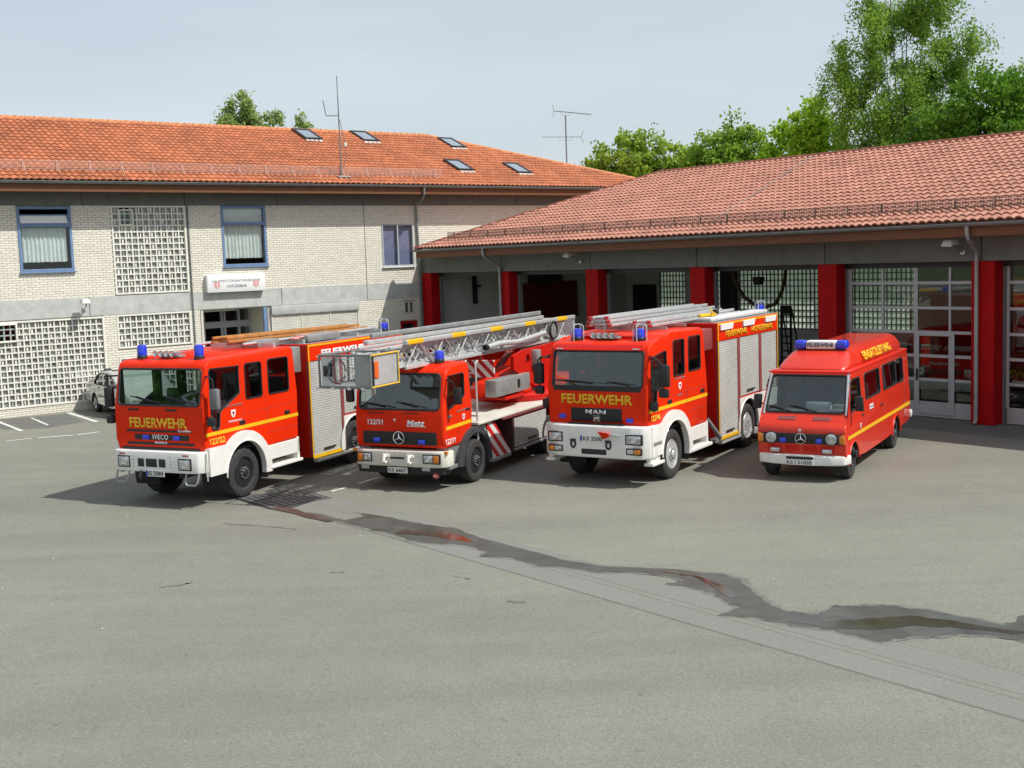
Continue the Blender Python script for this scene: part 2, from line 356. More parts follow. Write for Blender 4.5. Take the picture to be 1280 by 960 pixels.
def carve(obj, cutters):
    cs = []
    for mb in cutters:
        c = mb.build('cutter', M['lining'] if not cs else M['black'], None, 0); cs.append(c)
        c.matrix_world = Matrix.Identity(4)
        md = obj.modifiers.new('cut', 'BOOLEAN'); md.operation = 'DIFFERENCE'; md.object = c; md.solver = 'EXACT'; md.material_mode = 'TRANSFER'
    par = obj.parent; obj.parent = None
    bpy.context.view_layer.update()
    me = bpy.data.meshes.new_from_object(obj.evaluated_get(bpy.context.evaluated_depsgraph_get()))
    obj.modifiers.clear(); old = obj.data; obj.data = me; me.name = old.name
    for c in cs: bpy.data.objects.remove(c, do_unlink=True)
    obj.parent = par
    me.shade_smooth(); me.set_sharp_from_angle(angle=R(32))
    return obj
FRAMES = {'left': ((-1, 0, 0), (0, 0, 1)), 'right': ((1, 0, 0), (0, 0, 1)), 'front': ((0, 1, 0), (0, 0, 1)), 'wall': ((1, 0, 0), (0, 0, 1))}
def text(body, name, mat, parent, loc, frame, width, height, bold=.02, tilt=None, ext=.004, spacing=1.):
    cu = bpy.data.curves.new('txt', 'FONT'); cu.body = body; cu.align_x = 'CENTER'; cu.align_y = 'CENTER'; cu.offset = bold; cu.resolution_u = 3; cu.space_character = spacing
    o = bpy.data.objects.new('txt', cu); COL.objects.link(o); bpy.context.view_layer.update()
    me = bpy.data.meshes.new_from_object(o.evaluated_get(bpy.context.evaluated_depsgraph_get())); bpy.data.objects.remove(o, do_unlink=True)
    xs = [v.co.x for v in me.vertices]; ys = [v.co.y for v in me.vertices]
    cx, cy = (min(xs)+max(xs))/2, (min(ys)+max(ys))/2; sx, sy = width/(max(xs)-min(xs)), height/(max(ys)-min(ys))
    fr = FRAMES[frame] if isinstance(frame, str) else frame
    u, v = Vector(fr[0]), Vector(fr[1]); n = u.cross(v); L0 = Vector(loc)
    bm = bmesh.new(); bm.from_mesh(me)
    g = bmesh.ops.extrude_face_region(bm, geom=bm.faces[:])
    up = [e for e in g['geom'] if isinstance(e, bmesh.types.BMVert)]; ups = set(up)
    for q in bm.verts:
        q.co = L0 + u*((q.co.x-cx)*sx) + v*((q.co.y-cy)*sy) + n*(ext if q in ups else 0)
    bm.to_mesh(me); bm.free(); me.materials.clear(); me.materials.append(mat); me.name = name
    return link(name, me, parent)
def rect(x0, x1, z0, z1): return [(x0, z0), (x1, z0), (x1, z1), (x0, z1)]
def arc(cx, cz, r, a0, a1, n): return [(cx + r*math.cos(R(a0+(a1-a0)*i/n)), cz + r*math.sin(R(a0+(a1-a0)*i/n))) for i in range(n+1)]
def rrect(x0, x1, z0, z1, r, n=3):
    x0, x1 = sorted((x0, x1)); z0, z1 = sorted((z0, z1))
    return arc(x1-r, z1-r, r, 0, 90, n) + arc(x0+r, z1-r, r, 90, 180, n) + arc(x0+r, z0+r, r, 180, 270, n) + arc(x1-r, z0+r, r, 270, 360, n)

# ------------------------------------------------------------------ ground
def poly(name, pts, z, mat, parent=None, kind='structure'):
    o = pydata(name, [(x, y, z) for x, y in pts], [tuple(range(len(pts)))], mat, parent)
    if kind: o['kind'] = kind
    return o
UA = Vector((.78152, .62388, 0)); UB = Vector((-.62388, .78152, 0)); CORNER = Vector((-3.553, 49.322, 0))
def ground():
    poly('lawn', [(-500, -300), (500, -300), (500, 800), (-500, 800)], -.06, M['grass'])
    poly('yard', [(-60, -20), (60, -20), (60, 75), (-60, 75)], 0, M['asphalt'])
    # drainage strip of concrete slabs, parallel to the hall front
    st = empty('gutter_strip', (0, 0, 0), kind='structure')
    a = Vector((-4.92, 23.86, 0)); d = -UB; nrm = Vector((.78152, .62388, 0))
    b = a + d*27
    bed = [a - nrm*.345, b - nrm*.345, b + nrm*.865, a + nrm*.865]
    poly('joint_bed', [p[:2] for p in bed], .002, M['joint'], st, None)
    def slab_mesh(L, W, m): return MB().box(.002, L-.002, .003, W-.003, -.01, .005, .0015, 1).mesh('slab', m)
    rz = math.atan2(d.y, d.x); rnd = random.Random(3)
    rows = ((-.32, .478, 1.5, (M['slab'], M['slab'], M['slab3'])), (.16, .138, .75, (M['asphalt_slab'], M['slab3'], M['slab2'])), (.30, .545, 1.5, (M['slab'], M['slab3'])))
    for off, W, L, mats in rows:
        ms = [slab_mesh(L, W, m) for m in mats]
        for i in range(int(27/L)):
            o = link('slab', rnd.choice(ms), st); o.location = a + d*(i*L + (.4 if off > .2 else 0)) + nrm*off; o.rotation_euler = (0, 0, rz)
    # wet trail along the strip
    wet = [(-5.02, 22.95), (-4.58, 22.5), (-3.65, 21.92), (-3.1, 21.3), (-2.75, 21.62), (-3.05, 21.98), (-2.5, 21.58), (-2.08, 21.16), (-1.63, 20.73), (-1.12, 20.4), (-.62, 19.54), (.04, 18.73), (.64, 17.93), (1.33, 17.41), (2.02, 17.22), (2.46, 17.03), (2.94, 16.79), (3.11, 16.5), (3.14, 16.1), (3.19, 15.8), (3.24, 15.27), (3.41, 14.9), (3.64, 14.76), (3.85, 14.83), (4.0, 15.0), (4.08, 15.1), (4.25, 15.02), (4.41, 15.03), (4.62, 15.05), (4.82, 14.97), (5.15, 14.75), (5.44, 14.45), (5.79, 14.08), (6.01, 14.15), (6.21, 14.39), (6.6, 14.2), (6.4, 13.2), (5.8, 13.44), (5.56, 13.65), (5.19, 13.78), (4.9, 13.72), (4.7, 13.74), (4.4, 13.68), (4.18, 13.56), (4.0, 13.76), (3.76, 14.09), (3.41, 14.26), (3.21, 14.44), (2.92, 14.71), (2.5, 14.82), (2.85, 15.14), (2.7, 15.45), (2.62, 15.72), (2.52, 16.01), (2.05, 16.35), (2.32, 16.48), (2.18, 16.71), (1.76, 17.03), (1.19, 17.11), (.62, 17.51), (.3, 17.55), (.09, 17.91), (-.25, 18.2), (-.6, 18.3), (-.47, 18.59), (-.87, 19.08), (-1.33, 19.26), (-1.82, 19.55), (-2.2, 20.15), (-2.41, 20.3), (-2.83, 20.82), (-3.42, 21.45), (-4.14, 22.22)]
    def rough(pts, amp, seed, n=3):
        rd = random.Random(seed); out = []
        for (x0, y0), (x1, y1) in zip(pts, pts[1:] + pts[:1]):
            for k in range(n):
                t = k/n; e = amp*(1 if k else .3); out.append((x0+(x1-x0)*t + rd.uniform(-e, e), y0+(y1-y0)*t + rd.uniform(-e, e)))
        return out
    def sheet(name, pts, z, mat):
        mb = MB(); mb.plate(pts, [], lambda u, v, w: (u, v, z-w), .0012); o = mb.build(name, mat, None, 0); o['kind'] = 'structure'; return o
    cen = [Vector(p) for p in wet]; fr_ = []
    for i, p in enumerate(cen):
        t = (cen[(i+1) % len(cen)]-cen[i-1]).normalized(); fr_.append(tuple(p + Vector((-t.y, t.x))*random.uniform(.02, .10)))
    sheet('damp_fringe', rough(fr_, .03, 9, 3), .0062, M['damp'])
    sheet('wet_trail', rough(wet, .045, 1, 4), .008, M['wet'])
    line = [(-4.6, 22.62), (-3.7, 21.65), (-3.0, 21.0), (-2.5, 20.6), (-2.0, 20.25), (-1.35, 19.95), (-.75, 19.3), (-.1, 18.45), (.6, 17.72), (1.3, 17.25), (2.1, 17.0), (2.5, 16.72), (2.72, 16.2), (2.86, 15.6), (3.05, 14.95), (3.35, 14.52), (3.8, 14.3), (4.2, 14.25), (4.8, 14.35), (5.3, 14.1), (5.8, 13.75), (6.3, 13.7)]
    wd = [.05, .03, .03, .05, .20, .22, .05, .02, .02, .02, .02, .03, .09, .07, .03, .04, .14, .22, .20, .12, .07, .07]
    L, Rr = [], []
    for i, (p, w_) in enumerate(zip(line, wd)):
        q0 = Vector(line[max(i-1, 0)]); q1 = Vector(line[min(i+1, len(line)-1)]); t = (q1-q0).normalized(); nn = Vector((-t.y, t.x)); P = Vector(p)
        L.append(tuple(P+nn*w_)); Rr.append(tuple(P-nn*w_))
    for a_, b_, k_ in ((4, 7, 2), (10, 14, 3), (15, 22, 4)): sheet('puddle', rough(L[a_:b_] + Rr[a_:b_][::-1], .028, k_, 5), .011, M['water'])
    sheet('silt_streak', rough([(-4.95, 22.95), (-4.3, 22.55), (-3.9, 22.0), (-3.3, 21.35), (-3.4, 21.2), (-4.1, 21.95), (-4.7, 22.55)], .04, 5), .013, M['rust'])
    # fresh patch by the parking bays, worn bay lines, dashes between the engines
    sheet('dark_patch', [(-16.6, 38.4), (-14.78, 39.45), (-13.4, 37.19), (-14.04, 35.93), (-15.3, 35.9), (-17.2, 37.6)], .004, M['asphalt2'])
    sheet('hall_front_shade', [tuple((CORNER - UB*s + UA*d_)[:2]) for s, d_ in ((0, .1), (34, .1), (34, -1.9), (23.8, -1.5), (0, -1.5))], .004, M['asphalt2'])  # dark strip before the gates: hall shade put into the asphalt colour
    def ln(x0, y0, x1, y1, w, seed):
        t = Vector((x1-x0, y1-y0)).normalized(); q = Vector((-t.y, t.x))*w/2
        p = [(x0+q.x, y0+q.y), (x1+q.x, y1+q.y), (x1-q.x, y1-q.y), (x0-q.x, y0-q.y)]
        o = sheet('bay_line', rough(p, .012, seed, 6), .009, M['paintline'])
    for i, s in enumerate(((-16.45, 38.02, -14.62, 35.4, .12), (-14.82, 39.73, -12.9, 36.95, .14), (-15.6, 38.6, -14.3, 36.6, .08), (-14.2, 33.3, -13.66, 33.7, .1), (-13.5, 33.72, -12.6, 34.05, .12), (-12.5, 34.1, -12.05, 34.6, .12), (-12.62, 40.9, -10.7, 38.1, .12),
                            (-3.3, 24.9, -2.95, 25.5, .09), (-2.75, 25.9, -2.35, 26.6, .09), (-3.75, 24.1, -3.5, 24.5, .08), (-2.2, 26.9, -1.8, 27.6, .09))): ln(*s, i)
    # drain grate beside the front wheel
    g = empty('drain_grate', (-4.62, 23.55, 0), math.atan2(-UB.y, -UB.x), 'flat iron drain grate with wet slots beside the front wheel of the left engine', 'drain grate')
    mb = MB()
    for k in range(9): mb.box(-.62, .62, -.58+k*.145-.05, -.58+k*.145+.05, .004, .018)
    for x in (-.66, 0, .66): mb.box(x-.04, x+.04, -.66, .66, .004, .022)
    mb.build('grate_bars', M['iron'], g, 0); MB().box(-.72, .72, -.7, .7, .001, .006).build('pit', M['chassis'], g, 0)
    # tar cracks and stains
    for i, pts in enumerate(([(-5.39, 21.45), (-4.53, 21.12), (-4.2, 20.98), (-3.89, 20.76), (-3.9, 20.71), (-4.5, 21.03), (-5.1, 21.25)], [(-5.24, 17.12), (-5.0, 17.2), (-4.83, 17.37), (-4.9, 17.3), (-5.1, 17.22)], [(-2.84, 17.66), (-2.7, 17.70), (-2.62, 17.64), (-2.74, 17.60)], [(-1.05, 17.27), (-.7, 17.05), (-.75, 17.0)], [(-.12, 15.85), (.05, 15.75), (.0, 15.70), (-.14, 15.78)])):
        sheet('tar_stain', rough(pts, .05, 20+i, 5), .0055, M['damp'])
    # litter flecks, too small to count
    rd = random.Random(11); v, f = [], []
    for k in range(60):
        x, y = rd.uniform(-9, 9), rd.uniform(7, 26); s = rd.uniform(.004, .014); a_ = rd.uniform(0, 6.3); b0 = len(v)
        for q in range(3): v.append((x+s*math.cos(a_+q*2.1), y+s*math.sin(a_+q*2.1), .006+(q == 1)*s*.7))
        f.append((b0, b0+1, b0+2))
    stuff(pydata('litter', v, f, M['whitefilm']))
ground()

# ------------------------------------------------------------------ roofs
def tile_profile(): return [(0, -.004), (.05, .030), (.105, .046), (.165, .030), (.232, -.012)]
TW, TL = .23, .32
def roof(parent, x0e, x1e, x0r, x1r, de, ze, dr, zr, tmat, rmat, back, single=None):
    """Tiled front slope between eave (de, ze) and ridge (dr, zr); x0e..x1e at the eave, x0r..x1r at the ridge."""
    S = math.hypot(dr-de, zr-ze); pit = math.atan2(zr-ze, dr-de); c_, s_ = math.cos(pit), math.sin(pit)
    P = lambda u, v, w: (u, de + v*c_ - w*s_, ze + v*s_ + w*c_)
    # roof deck (all slopes, one closed body)
    e0, e1 = Vector((x0e, de, ze-.02)), Vector((x1e, de, ze-.02)); r0, r1 = Vector((x0r, dr, zr-.02)), Vector((x1r, dr, zr-.02))
    b0, b1 = Vector((x0e, back, ze-.02)), Vector((x1e, back, ze-.02))
    mb = MB()
    for q in ((e0, e1, r1, r0), (b1, b0, r0, r1), (e1, b1, r1), (b0, e0, r0), (e0, b0, b1, e1)): mb.face([tuple(p) for p in q])
    deck = mb.build('roof', tmat, parent, 0)
    prof = tile_profile(); V, F = [], []; singles = []
    rows = int(S/TL)+1
    for r in range(rows):
        v = r*TL; t = v/S; lo = x0e+(x0r-x0e)*t; hi = x1e+(x1r-x1e)*t
        t2 = min(1, (v+TL)/S); lo2 = x0e+(x0r-x0e)*t2; hi2 = x1e+(x1r-x1e)*t2
        k0 = int(math.floor(max(lo, lo2)/TW)); k1 = int(math.ceil(min(hi, hi2)/TW))
        ln = min(TL*1.15, S-v+.05)
        for k in range(k0, k1):
            u = k*TW
            if single and single(u, r, v): singles.append((u, v)); continue
            b = len(V); dz = random.uniform(-.003, .003); du = random.uniform(-.004, .004)
            for (px, pw) in prof: V.append(P(u+px+du, v-.02, pw+.046+dz))
            for (px, pw) in prof: V.append(P(u+px+du, v+ln, pw+.004+dz))
            for (px, pw) in prof: V.append(P(u+px+du, v-.012, pw+.004+dz))
            for i in range(4):
                F.append((b+i, b+i+1, b+6+i, b+5+i)); F.append((b+10+i, b+11+i, b+1+i, b+i))
    o = pydata('tile_field', V, F, tmat, deck, 40); o['kind'] = 'stuff'
    if singles:
        me = bpy.data.meshes.new('roof_tile'); vv, ff = [], []
        for (px, pw) in prof: vv.append((px, -.02, pw+.046))
        for (px, pw) in prof: vv.append((px, TL*1.15, pw+.004))
        for (px, pw) in prof: vv.append((px, -.012, pw+.004))
        for i in range(4): ff += [(i, i+1, 6+i, 5+i), (10+i, 11+i, 1+i, i)]
        me.from_pydata(vv, [], ff); me.materials.append(tmat); me.shade_smooth(); me.set_sharp_from_angle(angle=R(40))
        for u, v in singles:
            t = link('roof_tile', me, deck); t.location = P(u+random.uniform(-.004, .004), v, random.uniform(-.003, .003)); t.rotation_euler = (pit, 0, 0)
    # ridge and hip caps
    def caps(a, b, r=.10, step=.34):
        a, b = Vector(a), Vector(b); d = (b-a); n = max(1, int(d.length/step)); d /= n; rm = MB()
        for i in range(n):
            q = a+d*i; rm.tube([q - d*.04, q+d*1.06], [r*1.1, r*.92], 8)
        return rm
    up = Vector((0, 0, .015))
    mb = caps(r0+up, r1+up); mb.build('ridge_cap', rmat, deck, 50)
    if x1e - x1r > .5: caps(e1+up, r1+up).build('hip_cap', rmat, deck, 50)
    if x0r - x0e > .5: caps(e0+up, r0+up).build('hip_cap', rmat, deck, 50)
    return deck, P, pit
def snow_guard(parent, P, x0, x1, v0, h, mat, step=.07):
    mb = MB()
    q = lambda u, w: Vector(P(u, v0, .05)) + Vector((0, 0, w))
    for k in range(6):
        w = .03+h*k/5; mb.tube([q(x0, w), q(x1, w)], .009 if k not in (0, 5) else .013, 4)
    n = int((x1-x0)/step)
    for i in range(n+1):
        u = x0+(x1-x0)*i/n; mb.tube([q(u, .0), q(u, h+.03)], .0085, 3, caps=False)
    o = mb.build('snow_guard', mat, parent, 0); o['kind'] = 'stuff'
    n = int((x1-x0)/1.1)
    for i in range(n+1):
        u = x0+(x1-x0)*(i+.4)/(n+.8)
        b = MB(); p0 = q(u, h+.04); p1 = q(u, -.05); f = Vector(P(u, v0-.32, .05))
        b.tube([p0, p1], .022, 5); b.tube([p0, f], .010, 5); b.build('guard_bracket', mat, parent)
M['guardA'] = pmat('rose_snow_guard', (.55, .36, .30), .6, metal=.2); M['guardB'] = pmat('brown_snow_guard', (.21, .14, .115), .6, metal=.2)
def gutter(parent, x0, x1, y, z, r=.075):
    mb = MB(); pts = [(r*math.cos(R(a)), r*math.sin(R(a))) for a in range(180, 361, 20)]
    out = pts + [(x*.86, z_*.86+.004) for x, z_ in pts[::-1]]
    mb.prism([(y+a, z+b) for a, b in out], 'x', x0, x1)
    mb.tube([(x0, y-r, z), (x1, y-r, z)], .012, 6)
    mb.build('gutter', M['zinc'], parent, 60)
    for i in range(int((x1-x0)/.9)):
        pass
def wall_bricks(parent, zones, opens, x_near, x_far, singles_ok, ny=.0, depth=.062):
    BL, BH, J = .25, .0815, .011
    V, F, S = [], [], []
    course = 0; rd = random.Random(5)
    for (xa, xb, za, zb) in zones:
        nz = max(1, round((zb-za)/BH)); h = (zb-za)/nz
        for r in range(nz):
            z0, z1 = za+r*h+J*.5, za+(r+1)*h-J*.5; iv = [(xa, xb)]
            for (ox0, ox1, oz0, oz1) in opens:
                if oz1 > z0+.004 and oz0 < z1-.004:
                    nv = []
                    for a, b in iv:
                        if ox1 <= a or ox0 >= b: nv.append((a, b)); continue
                        if ox0 > a: nv.append((a, ox0))
                        if ox1 < b: nv.append((ox1, b))
                    iv = nv
            off = (r % 2)*BL/2
            for a, b in iv:
                k = math.floor((a-off)/BL)
                while True:
                    p = k*BL+off; q = p+BL; k += 1
                    if p >= b: break
                    p2, q2 = max(p+J*.5, a), min(q-J*.5, b)
                    if q2-p2 < .03: continue
                    y = ny+rd.uniform(-.004, .003)
                    if singles_ok(p2, q2, z0, len(S)) and q2-p2 > BL-J-.01: S.append((p2, z0, y)); continue
                    i = len(V)
                    V += [(p2, y, z0), (q2, y, z0), (q2, y, z1), (p2, y, z1), (p2, y+depth, z0), (q2, y+depth, z0), (q2, y+depth, z1), (p2, y+depth, z1)]
                    F += [(i, i+1, i+2, i+3), (i+4, i, i+3, i+7), (i+1, i+5, i+6, i+2), (i+3, i+2, i+6, i+7), (i+4, i+5, i+1, i)]
    o = pydata('brick_courses', V, F, M['brick'], parent); o['kind'] = 'stuff'
    me = MB().box(0, BL-J, 0, depth, 0, BH-J).mesh('brick', M['brick'], 0)
    for x, z, y in S:
        b = link('brick', me, parent); b.location = (x, y, z)
def block_panel(parent, x0, x1, z0, z1, nx, nz, y=.03, skip=None, bar=.034, mats=('block1', 'block2', 'block3'), wts=(.62, .24, .14), frame=.06, two_sided=False, glow=None):
    fr = MB(); bars = MB()
    for a in ((x0, x0+frame, z0, z1), (x1-frame, x1, z0, z1), (x0+frame, x1-frame, z0, z0+frame), (x0+frame, x1-frame, z1-frame, z1)): fr.box(a[0], a[1], y-.055, y+.1, a[2], a[3])
    po = fr.build('block_frame', M['mullion'] if not glow else M['concdark'], parent, 0)
    px, pz = (x1-x0-2*frame)/nx, (z1-z0-2*frame)/nz; X, Z = x0+frame, z0+frame
    V, F, mi = [], [], []; rd = random.Random(int(x0*10+nx))
    def q(a, m): i = len(V); V.extend(a); F.append((i, i+1, i+2, i+3)); mi.append(m)
    nm = len(mats)
    for i in range(1, nx): 
        a, b = X+i*px-bar/2-.004, X+i*px+bar/2+.004
        for (u0, u1, yy) in ((a, b, y-.02),): q([(u0, yy, Z), (u1, yy, Z), (u1, yy, z1-frame), (u0, yy, z1-frame)], nm)
        q([(a, y-.02, Z), (a, y-.02, z1-frame), (a, y+.05, z1-frame), (a, y+.05, Z)], nm); q([(b, y-.02, z1-frame), (b, y-.02, Z), (b, y+.05, Z), (b, y+.05, z1-frame)], nm)
    for j in range(1, nz):
        a, b = Z+j*pz-bar/2-.004, Z+j*pz+bar/2+.004
        q([(X, y-.017, a), (x1-frame, y-.017, a), (x1-frame, y-.017, b), (X, y-.017, b)], nm)
        q([(X, y-.017, b), (x1-frame, y-.017, b), (x1-frame, y+.05, b), (X, y+.05, b)], nm); q([(X, y-.017, a), (X, y+.05, a), (x1-frame, y+.05, a), (x1-frame, y-.017, a)], nm)
    for i in range(nx):
        for j in range(nz):
            cx, cz = X+(i+.5)*px, Z+(j+.5)*pz
            if skip and skip[0] < cx < skip[1] and skip[2] < cz < skip[3]: continue
            hx, hz = px/2-bar/2, pz/2-bar/2
            if glow:
                q([(cx-hx, y+.02, cz-hz), (cx+hx, y+.02, cz-hz), (cx+hx, y+.02, cz+hz), (cx-hx, y+.02, cz+hz)], 0); continue
            # alternate plain panes and panes with a pale tapering fin, set back between the bars
            m = 0 if rd.random() < .7 else 1; t1, t2 = rd.uniform(-.008, .008), rd.uniform(-.008, .008); yb = y+.055
            q([(cx-hx, yb+t1, cz-hz), (cx+hx, yb-t1, cz-hz), (cx+hx, yb-t1+t2, cz+hz), (cx-hx, yb+t1+t2, cz+hz)], m)
            if (i+j) % 2:
                w0, w1, sh = hx*rd.uniform(.05, .30), hx*rd.uniform(.25, .55), hx*rd.uniform(-.25, .15); yf = y+.012
                q([(cx+sh-w0, yf, cz-hz), (cx+sh+w0, yf, cz-hz), (cx+sh+w1, yf, cz+hz), (cx+sh-w1, yf, cz+hz)], nm if rd.random() < .75 else 2)
                q([(cx+sh-w0, yf, cz-hz), (cx+sh-w1, yf, cz+hz), (cx+sh-w1, yb+.02, cz+hz), (cx+sh-w0, yb+.02, cz-hz)], 2); q([(cx+sh+w0, yf, cz-hz), (cx+sh+w0, yb+.02, cz-hz), (cx+sh+w1, yb+.02, cz+hz), (cx+sh+w1, yf, cz+hz)], 1)
    me = bpy.data.meshes.new('glass_block'); me.from_pydata(V, [], F)
    for m in mats: me.materials.append(M[m])
    me.materials.append(M['mullion'] if not glow else M['concdark'])
    me.polygons.foreach_set('material_index', mi); me.update()
    o = link('glass_blocks', me, po); o['kind'] = 'stuff'
    return po
def frame_window(parent, x0, x1, z0, z1, fmat, transom=None, mullion=None, y=.0, w=.075, gl='g_win', sill=True, curtain=None, tilt_top=False):
    mb = MB()
    for a in ((x0, x0+w, z0, z1), (x1-w, x1, z0, z1), (x0+w, x1-w, z0, z0+w), (x0+w, x1-w, z1-w, z1)): mb.box(a[0], a[1], y-.03, y+.09, a[2], a[3], .008, 1)
    if transom: mb.box(x0+w, x1-w, y-.025, y+.08, transom-w*.6, transom+w*.6, .006, 1)
    if mullion: mb.box(mullion-w*.5, mullion+w*.5, y-.025, y+.08, z0+w, z1-w, .006, 1)
    f = mb.build('window', fmat, parent)
    def pane(a, b, c, d, yy=.03): MB().box(a, b, y+yy, y+yy+.008, c, d).build('pane', M[gl], f, 0)
    if transom:
        pane(x0+w, x1-w, z0+w, transom-w*.6)
        if not tilt_top: pane(x0+w, x1-w, transom+w*.6, z1-w)
    elif mullion: pane(x0+w, mullion-w*.5, z0+w, z1-w); pane(mullion+w*.5, x1-w, z0+w, z1-w)
    else: pane(x0+w, x1-w, z0+w, z1-w)
    if sill: MB().box(x0-.03, x1+.03, y-.09, y+.05, z0-.05, z0, .01, 1).build('sill', M['bluefr'] if fmat is M['bluefr'] else M['white'], f)
    if curtain:
        c0, c1, cz0, cz1 = curtain; n = 60; V, F = [], []; rd = random.Random(int(x0*7))
        for i in range(n+1):
            x = c0+(c1-c0)*i/n; yy = y+.17+.035*math.sin(i*1.15+rd.random())
            for zz in (cz0+rd.uniform(-.01, .01), cz1): V.append((x, yy, zz))
        for i in range(n): F.append((2*i, 2*i+2, 2*i+3, 2*i+1))
        pydata('curtain', V, F, M['curtain'], f, 60)
    if tilt_top:
        mb = MB(); a, b = Vector((x0+w, y-.02, transom+w*.6)), Vector((x1-w, y-.02, transom+w*.6)); h = (z1-w-transom-w*.6)*.62; t = Vector((0, .14, h*.97)); 
        for p, q in ((a, a+t), (b, b+t), (a, b), (a+t, b+t)): mb.tube([p, q], .03, 4)
        s = mb.build('tilted_sash', fmat, f); m2 = MB(); m2.face([a, b, b+t, a+t]); m2.build('pane', M['curtain'], f, 0)  # white sash pane: sky reflection put into its colour
    return f

# ------------------------------------------------------------------ administration building (left)
def admin():
    B = empty('administration_building', CORNER, math.atan2(UA.y, UA.x), 'two-storey cream brick building with orange tiled roof and glass block panels', 'building')
    XL, XR = -22.5, 13.6
    big = (-22.0, -13.2, .27, 3.12); gb1 = (-12.72, -10.04, 3.83, 6.86); gb2 = (-12.76, -10.06, 1.97, 3.14); gb3 = (-12.76, -10.06, .2, 1.66)
    w1 = (-15.83, -14.07, 4.70, 6.84); w3 = (-8.68, -6.9, 4.66, 6.86); w4 = (-1.83, -.32, 4.44, 6.14)
    ent = (-9.7, -7.0, 0, 3.14); shut = (-6.88, -3.07, .75, 3.02); vent = (-.92, -.40, 2.52, 3.02); dr = (-1.12, -.32, .0, 2.22); w0 = (-20.6, -18.8, 4.70, 6.84)
    ops = [big, gb1, gb2, gb3, w1, w3, w4, shut, vent, dr, w0]
    out = [(XL, 0)] + [(ent[0], 0), (ent[0], ent[3]), (ent[1], ent[3]), (ent[1], 0)] + [(dr[0], 0), (dr[0], dr[3]), (dr[1], dr[3]), (dr[1], 0)] + [(XR, 0), (XR, 7.34), (XL, 7.34)]
    mb = MB(); mb.plate(out, [rect(*o) for o in ops if o is not dr], lambda u, v, w: (u, .045+w, v), .28)
    wall = mb.build('brick_wall', M['mortar'], B, 0)
    MB().box(XL, XR, 3.2, 3.3, 0, 7.3).build('room_backing', M['dark'], B, 0)
    MB().box(XL, XR, .33, 3.2, 3.3, 3.5).build('storey_floor', M['hallwall'], B, 0)
    MB().box(XR-.3, XR, .33, 9.6, 0, 7.34).build('end_wall', M['brick'], B, 0)
    allo = ops + [ent]
    wall_bricks(wall, [(XL, XR, 3.79, 6.87)], allo, 0, 0, lambda p, q, z, n: -16.75 < p < -12.9 and n < 300)
    wall_bricks(wall, [(XL, -3.07, -.02, .27), (-13.2, -9.7, .27, 3.15), (-3.07, .0, 0, 3.15)], allo, 0, 0, lambda *a: False)
    # concrete bands with their joints
    js = [XL, -17.3, -13.66, -10.03, -6.4, -2.63, 1.4, 5.1, 8.8, XR]
    for a, b in zip(js, js[1:]):
        MB().box(a+.012, b-.012, -.012, .05, 6.87, 7.34, .006, 1).build('concrete_band', M['concdark'], B)  # top band darker than the lower one: eave shade put into its colour
        if b <= 1.5: MB().box(a+.012, min(b, 0)-.012, -.012, .05, 3.15, 3.79, .006, 1).build('concrete_band', M['concrete'], B)
    for x in (-9.98, -2.62): MB().box(x-.016, x+.016, -.005, .05, 3.79, 6.87).build('expansion_joint', M['zinc'], B, 0)
    MB().tube([(-9.96, -.03, 6.9), (-9.96, -.03, 0)], .03, 8).build('drain_pipe', M['zinc'], B)
    # windows
    frame_window(B, *w1, M['bluefr'], transom=6.22, y=.0, w=.09, curtain=(-15.72, -14.2, 5.02, 6.15), tilt_top=True)
    frame_window(B, *w3, M['bluefr'], transom=6.22, y=.0, w=.09, curtain=(-8.6, -7.0, 4.96, 6.75), tilt_top=False)
    MB().box(-8.58, -7.0, .10, .11, 6.28, 6.80).build('window_blind', M['curtain'], B, 0)
    frame_window(B, *w0, M['bluefr'], transom=6.22, y=.0, w=.09, curtain=(-20.5, -18.9, 5.0, 6.7))
    frame_window(B, *w4, M['greyfr'], mullion=-1.08, y=.0, w=.06, gl='g_win'); MB().box(-1.77, -.38, .12, .13, 4.5, 6.08).build('window_blind', M['blind'], B, 0)
    block_panel(B, *big, 43, 14, skip=(-17.2, -16.02, 2.42, 3.1))
    frame_window(B, -16.95, -16.08, 2.44, 3.06, M['mullion'], y=-.03, w=.06, sill=False)
    block_panel(B, *gb1, 12, 14, skip=(-12.46, -11.95, 6.2, 6.84))
    frame_window(B, -12.45, -11.95, 6.18, 6.74, M['mullion'], y=-.03, w=.05, sill=False)
    block_panel(B, *gb2, 12, 5); block_panel(B, *gb3, 12, 6)
    # entrance recess
    x0, x1, _, z1 = ent; d = 2.0
    mb = MB(); mb.box(x0-.1, x0, .06, d, 0, z1); mb.box(x1, x1+.1, .06, d, 0, z1); mb.build('porch_side', M['brick'], B, 0)
    MB().box(x0, x1, .06, d, z1-.02, z1+.1).build('porch_ceiling', M['offwhite'], B, 0)
    MB().box(x0+.02, x0+.1, -.03, .05, 0, z1-.02).build('door_jamb', M['yellow'] if False else M['offwhite'], B, 0)
    MB().box(x1-.2, x1-.05, -.03, .06, 0, z1-.02, .01, 1).build('blue_door_post', M['bluefr'], B)
    mb = MB()
    for a in ((x0, x1, 2.38, 2.62), (x0, x1, 0, .08), (x0, x1, z1-.1, z1-.02)): mb.box(a[0], a[1], d-.55, d-.45, a[2], a[3])
    for x in (x0+.04, x0+.78, x0+1.5, x0+1.62, x0+2.2, x1-.06): mb.box(x-.04, x+.04, d-.56, d-.44, 0, z1-.03)
    df = mb.build('entrance_door_frame', M['greyfr'], B, 0)
